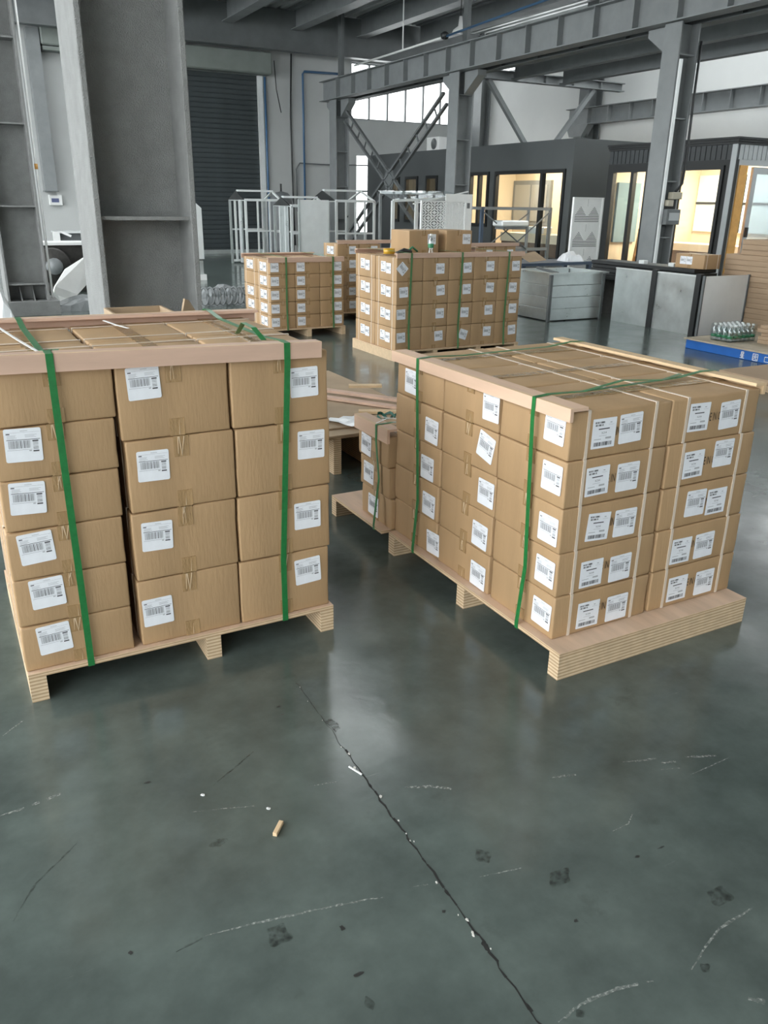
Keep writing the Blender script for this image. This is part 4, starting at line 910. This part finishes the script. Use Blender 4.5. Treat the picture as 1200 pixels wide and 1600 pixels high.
# work table with rags
t = thing('work_table', 'dark blue work table behind the galvanised planter box', 'table', (8.1, 9.9, 0))
MB().box(7.3, 8.65, 9.45, 10.1, .58, .62).build('top', BLUEG, t)
for x in (7.36, 8.58):
    for y in (9.5, 10.04): MB().box(x - .03, x + .03, y - .03, y + .03, 0, .58).build('leg', BLUEG, t)
crumple('plastic_bag', 'crumpled clear plastic bag on the work table', 'plastic bag', (8.38, 9.70, .62), .36, .3, .16, PLASTIC, 8, 7)
tag(MB().prism([(7.55, 9.6, .622), (8.1, 9.9, .622), (8.0, 10.05, .73), (7.5, 9.8, .70)], (0, .01, .01)).build('cardboard_scrap', CARD_IN, None, 0, (7.8, 9.8, .62)), 'bent brown cardboard piece on the work table', 'cardboard')

# ------------------------------------------------------------------ galvanised planter box and panels
t = thing('planter_box', 'galvanised box with ribbed sides and dark corner posts', 'planter box', (7.25, 8.55, 0))
for k in range(4):
    z0, z1 = .012 + k * .144, .012 + (k + 1) * .144 - .004
    MB().box(6.83, 7.67, 8.205, 8.215, z0, z1).build('side_panel', GALV, t, .003); MB().box(6.83, 7.67, 8.87, 8.88, z0, z1).build('side_panel', GALV, t, .003)
    MB().box(6.815, 6.825, 8.22, 8.87, z0, z1).build('side_panel', GALV, t, .003); MB().box(7.675, 7.685, 8.22, 8.87, z0, z1).build('side_panel', GALV, t, .003)
for x in (6.80, 7.66):
    for y in (8.19, 8.86): MB().box(x, x + .04, y, y + .04, 0, .585).build('corner_post', STEEL, t, .003)
MB().box(6.77, 7.73, 8.16, 8.22, .578, .60).box(6.77, 7.73, 8.87, 8.93, .578, .60).box(6.77, 6.83, 8.22, 8.87, .578, .60).box(7.67, 7.73, 8.22, 8.87, .578, .60).build('rim', GALV, t)
MB().box(6.83, 7.67, 8.22, 8.87, .50, .505).build('liner', GALVL, t); MB().bar((6.95, 8.25, .59), (7.1, 8.85, .61), .03, .03, (1, 0, 0)).build('inner_bar', STEEL, t)
t = thing('metal_fence', 'row of grey steel sheets held by dark posts', 'panel row', (7.7, 7.3, 0))
MB().box(7.69, 7.70, 7.36, 8.0, .0, .655).build('steel_sheet', GALV, t); MB().box(7.69, 7.70, 6.70, 7.30, .0, .67).build('steel_sheet', GALV, t)
for y in (7.33, 6.66): MB().box(7.66, 7.72, y - .035, y + .035, 0, .69).build('post', BLACK, t, .003)
MB().box(7.68, 7.71, 6.70, 8.0, .655, .665).build('top_edge', GALVL, t)
t = thing('metal_screen', 'white steel panel turned from the grey sheets, behind the water pack', 'panel', (8.05, 6.6, 0))
MB().box(7.70, 8.42, 6.59, 6.60, .0, .665).build('sheet', WPAINT, t); MB().box(8.42, 8.44, 6.58, 6.61, 0, .67).build('edge', STEEL, t); MB().box(7.68, 7.70, 6.58, 6.61, 0, .67).build('edge', STEEL, t)
# black panels stacked behind
t = thing('timber_rack', 'dark timber rack under the black panels', 'rack', (8.4, 7.8, 0))
for y in (7.12, 7.9, 8.65): MB().box(8.04, 8.42, y - .05, y + .05, 0, .46).build('trestle', DARKJ, t)
for i in range(5):
    z = .462 + i * .048
    p = thing('framed_tray', 'black framed panel, %s in the stack behind the steel sheets' % ORD(5)[i], 'panel', (8.4, 7.8, z), 'black panels')
    MB().box(8.04 + .02 * (i % 2), 8.42, 7.04 + .02 * (i % 3), 8.86, z, z + .044).build('board', BLACK, p, .004); MB().box(8.1, 8.36, 7.12, 8.75, z + .044, z + .0465).build('lining', STEEL, p)
for (y, lab) in ((7.45, 'grey clip on the black panels, nearer to the brown carton'), (7.95, 'grey clip on the black panels, nearer to the slotted screen')):
    tag(MB().box(8.10, 8.18, y, y + .09, .7005, .745).build('clip_block', GALVL, None, .005, (8.12, y, .70)), lab, 'clip', 'grey clips')
# crate with small goods seen between box and panels
t = thing('goods_crate', 'small wire crate of bright goods behind the planter box', 'crate', (7.95, 8.65, 0))
for k in range(4): MB().box(7.82, 8.0, 8.5, 8.8, .02 + k * .10, .03 + k * .10).build('shelf', TANKM, t)
for k in range(4):
    for j in range(3): MB().lathe([(.022, 0), (.022, .06), (.01, .075)], 8, (7.86, 8.56 + .09 * j, .03 + k * .10)).build('jar', [WPAINT, YEL, GALVL][(k + j) % 3], t)

# ------------------------------------------------------------------ blue platform, water pack, board stacks
t = thing('blue_platform', 'low blue steel platform with plywood top and white characters', 'platform', (7.9, 5.0, 0))
MB().box(6.92, 8.30, 4.10, 6.05, .0, .093).build('frame', BLUE, t, .004); o = MB().box(6.90, 8.32, 4.08, 6.07, .093, .107).build('plywood_top', mat('worn_plywood', (.42, .36, .27), .6, var=.2, vscale=5), t)
def glyph(strokes, yc, hgt, nm):
    b = MB()
    for (u0, v0, u1, v1) in strokes:      # u to the right as read, v upwards, unit square
        a = Vector((6.915, yc - (u0 - .5) * hgt, .012 + v0 * hgt)); c = Vector((6.915, yc - (u1 - .5) * hgt, .012 + v1 * hgt)); b.bar(a, c, hgt * .09, .004, (0, 0, 1) if abs(v0 - v1) < .3 else (0, 1, 0))
    return b.build(nm, WPAINT, t)
glyph([(.28, .98, .72, .98), (.28, .80, .72, .80), (.28, .62, .72, .62), (.28, .98, .28, .62), (.72, .98, .72, .62), (.20, .42, .82, .42), (.26, .22, .76, .22), (.10, .02, .90, .02), (.5, .55, .5, .02), (.28, .52, .14, .34)], 5.33, .062, 'painted_character')
glyph([(.05, 1, .95, 1), (.05, 0, .95, 0), (.05, 1, .05, 0), (.95, 1, .95, 0), (.30, .80, .70, .80), (.20, .60, .80, .60), (.42, .58, .26, .20), (.58, .58, .58, .22), (.58, .20, .80, .20)], 5.18, .062, 'painted_character')
glyph([(.1, .85, .9, .85), (.1, .85, .1, .1), (.1, .1, .9, .1)], 5.05, .06, 'painted_character')
t = thing('water_pack', 'shrink-wrapped pack of water bottles on the blue platform', 'water bottles', (7.24, 5.75, .107))
proto = None
for i in range(6):
    for j in range(4):
        x, y = 7.08 + .066 * i, 5.64 + .066 * j
        if proto is None:
            b = MB(); s = .76
            b.lathe([(max(r, .001) * s, z * s) for r, z in [(.0, 0), (.04, .0), (.042, .02), (.039, .07), (.042, .12), (.039, .15), (.016, .19), (.016, .20)]], 10, (0, 0, 0), 0)
            b.lathe([(.0425 * s, .05 * s), (.0428 * s, .085 * s)], 10, (0, 0, 0), 1); b.lathe([(.02 * s, .2 * s), (.02 * s, .225 * s)], 8, (0, 0, 0), 2); proto = b.mesh('bottle', [BOTTLE, GREENL, WPAINT])
        link('bottle', proto, t, (x - 7.24, y - 5.75, 0))
MB().box(7.045, 7.445, 5.605, 5.872, .1085, .281).build('wrap_film', glass_mat('wrap_film', (.95, .97, .98), .10), t, .012)
def boards(x0, x1, y0, y1, z0, n, th, what, jit, seed, m=MDF):
    r_ = random.Random(seed)
    for i in range(n):
        z = z0 + i * (th + .0012); a, c = r_.uniform(-jit, jit), r_.uniform(-jit, jit)
        tag(MB().box(x0 + a, x1 + a, y0 + c, y1 + c, z, z + th).build('fibre_board', m, None, .002, ((x0 + x1) / 2, (y0 + y1) / 2, z)), 'brown fibre board, number %s in %s' % (['one', 'two', 'three', 'four', 'five', 'six', 'seven', 'eight', 'nine', 'ten', 'eleven', 'twelve', 'thirteen', 'fourteen', 'fifteen'][i] + ' from the bottom', what), 'board', 'brown fibre boards')
boards(8.45, 9.40, 5.2, 6.98, .001, 15, .0575, 'the tall stack at the right', .012, 1)
boards(8.48, 9.35, 5.3, 6.80, .001 + 15 * .0587, 3, .056, 'the upper pile on the tall stack', .010, 2)
boards(7.34, 8.0, 4.2, 5.50, .108, 5, .036, 'the low stack on the blue platform', .02, 3)
boards(5.82, 6.75, 3.5, 4.70, .001, 5, .018, 'the low floor stack', .012, 4)
t = thing('wood_rack', 'cream wooden slat rack leaning before the tall board stack', 'rack', (7.7, 5.2, .29))
for y in (5.22, 4.9): MB().box(7.80, 7.84, y, y + .035, .294, .62).build('upright', PINE, t)
for z in (.31, .38, .45, .52): MB().box(7.795, 7.80, 4.9, 5.25, z, z + .02).build('slat', PINE, t)
t = carton(8.23, 7.20, .7025, .44, .28, .165, -math.pi / 2, 'brown carton with two labels lying beside the tall board stack', 'cartons by the board stack', [(-.10, .09, 0), (-.005, .09, 0)], None)

# ------------------------------------------------------------------ compressor tank
t = thing('air_tank', 'grey upright air tank before the end wall behind shed frames', 'tank', (8.12, 20.6, 0))
MB().lathe([(.30, .15), (.31, .2), (.31, 1.30), (.28, 1.45), (.17, 1.57), (.03, 1.60)], 24, (8.12, 20.6, 0)).build('vessel', TANKM, t)
for q in range(3): MB().box(8.12 + .26 * math.cos(q * 2.1) - .03, 8.12 + .26 * math.cos(q * 2.1) + .03, 20.6 + .26 * math.sin(q * 2.1) - .03, 20.6 + .26 * math.sin(q * 2.1) + .03, 0, .2).build('foot', TANKM, t)
MB().tube([(8.12, 20.6, 1.59), (8.12, 20.6, 1.78)], .025, 8).build('valve', BLACK, t)

# ------------------------------------------------------------------ booths
def window(parent, x, y0, y1, z0, z1, mull=(), nm='window', fr=.05, m=BLACK, glass=GLASSB):
    """window in a wall facing -X: frame sits proud of the wall, panes in it"""
    f = MB(); f.box(x - .03, x + .06, y0, y1, z1 - fr, z1).box(x - .03, x + .06, y0, y1, z0, z0 + fr)
    ys_ = [y0] + list(mull) + [y1]
    f.box(x - .03, x + .06, y0, y0 + fr, z0 + fr, z1 - fr).box(x - .03, x + .06, y1 - fr, y1, z0 + fr, z1 - fr)
    for mu in mull: f.box(x - .03, x + .06, mu - fr * .6, mu + fr * .6, z0 + fr, z1 - fr)
    o = f.build(nm, m, parent)
    for a, c in zip(ys_[:-1], ys_[1:]): MB().box(x + .01, x + .018, a + fr * .6, c - fr * .6, z0 + fr, z1 - fr).build('pane', glass, o)
    return o
def wall_with_holes(x0, x1, Y0, Y1, Z1, holes):
    b = MB(); y = Y0
    for (a, c, z0, z1) in sorted(holes):
        b.box(x0, x1, y, a, 0, Z1)
        if z0 > 0: b.box(x0, x1, a, c, 0, z0)
        b.box(x0, x1, a, c, z1, Z1); y = c
    b.box(x0, x1, y, Y1, 0, Z1); return b
bx = 11.3
H1 = [(13.43, 15.80, .30, 2.06), (16.02, 16.80, .9, 2.06), (18.20, 18.75, .9, 2.02), (19.15, 19.80, .9, 2.02), (20.1, 20.5, .9, 2.02)]
t = thing('office_booth', 'long dark grey office booth with warm lit windows', 'booth', (12.4, 17.5, 0))
wall_with_holes(bx, bx + .1, 13.25, 22.0, 2.53, H1).build('front_wall', DGREY, t)
MB().box(bx + .1, 13.7, 13.25, 13.35, 0, 2.53).build('end_wall', DGREY, t); MB().box(13.6, 13.7, 13.35, 22.0, 0, 2.53).build('rear_wall', WARM, t); MB().box(bx + .1, 13.6, 21.9, 22.0, 0, 2.53).build('end_wall', DGREY, t)
MB().box(bx, 13.7, 13.25, 22.0, 2.53, 2.60).build('roof', DGREY, t); MB().box(bx + .1, 13.6, 13.35, 21.9, .0, .02).build('floor_board', COUNTER, t); MB().box(bx + .1, 13.6, 18.12, 18.18, .02, 2.53).build('partition', WARM, t)
window(t, bx, 13.43, 15.80, .30, 2.06, (14.16,), fr=.07)
for (a, c, z0, z1) in H1[1:]: window(t, bx, a, c, z0, z1, ((a + c) / 2,) if c - a > .7 else (), fr=.07)
MB().box(11.5, 12.0, 13.5, 15.7, .02, .62).build('counter', COUNTER, t); MB().box(11.48, 12.02, 13.48, 15.72, .62, .80).build('counter_top', WARM, t)
MB().box(13.52, 13.6, 16.6, 18.08, .9, 1.95).build('inner_window_frame', STEEL_L, t); MB().box(13.50, 13.52, 16.7, 17.3, 1.0, 1.85).box(13.50, 13.52, 17.36, 17.98, 1.0, 1.85).build('inner_window_pane', SILVER, t)
for (y, lab) in ((14.6, 'warm ceiling lamp panel inside the grey booth near its big window'), (16.5, 'warm ceiling lamp panel inside the grey booth, middle'), (19.5, 'warm ceiling lamp panel inside the grey booth near the X bracing')):
    MB().box(12.0, 13.0, y - .35, y + .35, 2.46, 2.53).build('ceiling_lamp', [LAMP], t)
MB().box(11.55, 11.8, 14.3, 14.9, .801, .95).build('machine', GALVL, thing('counter_machine', 'pale machine on the counter inside the grey booth', 'machine', (11.65, 14.6, .80)), .02)
a_ = thing('ac_outdoor_unit', 'white outdoor air conditioner on the grey booth roof', 'air conditioner', (11.95, 19.25, 2.6))
MB().box(11.75, 12.1, 18.95, 19.55, 2.62, 2.95).build('case', WPAINT, a_, .01); MB().tube([(11.74, 19.18, 2.79), (11.75, 19.18, 2.79)], .13, 18).build('fan_grille', STEEL, a_); MB().box(11.78, 12.08, 19.0, 19.5, 2.6, 2.62).build('foot', STEEL, a_)

H2 = [(9.62, 11.08, .05, 2.02), (11.22, 12.14, .05, 2.02)]
t = thing('black_booth', 'black booth with fluted frieze and large windows', 'booth', (12.4, 10.8, 0))
wall_with_holes(bx, bx + .1, 9.45, 12.25, 2.10, H2).build('front_wall', BLACK, t)
window(t, bx, 9.62, 11.08, .05, 2.02, (10.55,), fr=.06); window(t, bx, 11.22, 12.14, .05, 2.02, (11.6,), fr=.06)
flm = MB().box(-.012, 0, -.04, .04, 0, .21).mesh('flute', FLUTE)
y = 9.56
while y < 12.2: link('flute', flm, t, (bx - 12.4, y - 10.8, 2.105)); y += .105
flm2 = MB().box(-.04, .04, -.012, 0, 0, .21).mesh('flute', SILVER)
x = bx + .1
while x < 14.2: link('flute', flm2, t, (x - 12.4, 9.45 - 10.8, 2.105)); x += .105
MB().box(bx, bx + .1, 9.45, 12.25, 2.10, 2.32).build('frieze', FLUTE, t); MB().box(bx - .02, bx, 9.43, 9.52, 0, 2.32).build('corner_post', SILVER, t)
for k, (z0, z1, e) in enumerate(((2.32, 2.355, .03), (2.355, 2.39, .055), (2.39, 2.42, .08))): MB().box(bx - e, 14.3, 9.45 - e, 12.25, z0, z1).build('cornice', BLACK, t)
MB().box(bx + .1, 14.2, 9.45, 9.55, 2.02, 2.32).build('end_lintel', SILVER, t); MB().box(12.75, 14.2, 9.45, 9.55, 0, 2.02).build('end_wall', SILVER, t); MB().box(bx + .1, 11.42, 9.45, 9.55, 0, 2.02).build('end_jamb', SILVER, t)
MB().box(11.42, 11.60, 9.43, 9.56, 0, 2.02).build('door_jamb', OAK, t)
dr = MB().box(11.70, 11.80, 9.40, 9.45, 0, 2.0).box(12.62, 12.72, 9.40, 9.45, 0, 2.0).box(11.80, 12.62, 9.40, 9.45, 1.9, 2.0).box(11.80, 12.62, 9.40, 9.45, 0, .75).build('door', SILVER, t)
MB().box(11.80, 12.62, 9.42, 9.428, .75, 1.9).build('pane', glass_mat('door_glass', (.75, .85, .95), .5), dr); MB().box(11.72, 11.76, 9.36, 9.40, .95, 1.1).build('handle', BLACK, dr)
MB().box(bx + .1, 13.7, 12.15, 12.25, 0, 2.32).build('end_wall', WARM, t); MB().box(13.6, 13.7, 9.55, 12.15, 0, 2.32).build('rear_wall', WARM, t); MB().box(bx + .1, 13.6, 9.55, 12.15, 0, .02).build('floor_board', COUNTER, t)
MB().box(13.55, 13.6, 10.0, 12.1, .95, 1.97).build('inner_window_pane', mat('pale_reflection', (.62, .74, .80), .2), t); MB().box(11.46, 12.02, 12.10, 12.15, .75, 1.80).build('inner_window_pane', mat('blue_window', (.22, .32, .36), .2), t)  # pale pane colour stands in for outdoors reflected in the glass
MB().box(13.53, 13.55, 11.0, 11.06, .95, 1.97).box(13.53, 13.55, 10.0, 12.1, 1.45, 1.49).build('glazing_bar', BLACK, t)
MB().box(12.6, 13.2, 9.7, 12.1, .02, .62).build('counter', COUNTER, t); MB().box(12.58, 13.22, 9.68, 12.12, .62, .75).build('counter_top', WARM, t)
st_ = thing('step_ladder', 'small orange wooden step ladder behind the black booth window', 'ladder', (11.75, 11.6, .02))
for y in (11.45, 11.72): MB().bar((11.62, y, .02), (11.74, y, .98), .05, .03, (1, 0, 0)).build('leg', OAK, st_); MB().bar((11.92, y, .02), (11.78, y, .98), .04, .03, (1, 0, 0)).build('leg', OAK, st_)
for k in range(3): MB().box(11.64 + .03 * k, 11.72 + .03 * k, 11.47, 11.70, .25 + .25 * k, .275 + .25 * k).build('step', OAK, st_)
MB().box(11.71, 11.82, 11.43, 11.74, .98, 1.0).build('top_step', OAK, st_)
MB().box(12.0, 13.0, 10.2, 11.4, 2.25, 2.32).build('ceiling_lamp', [LAMP], t)
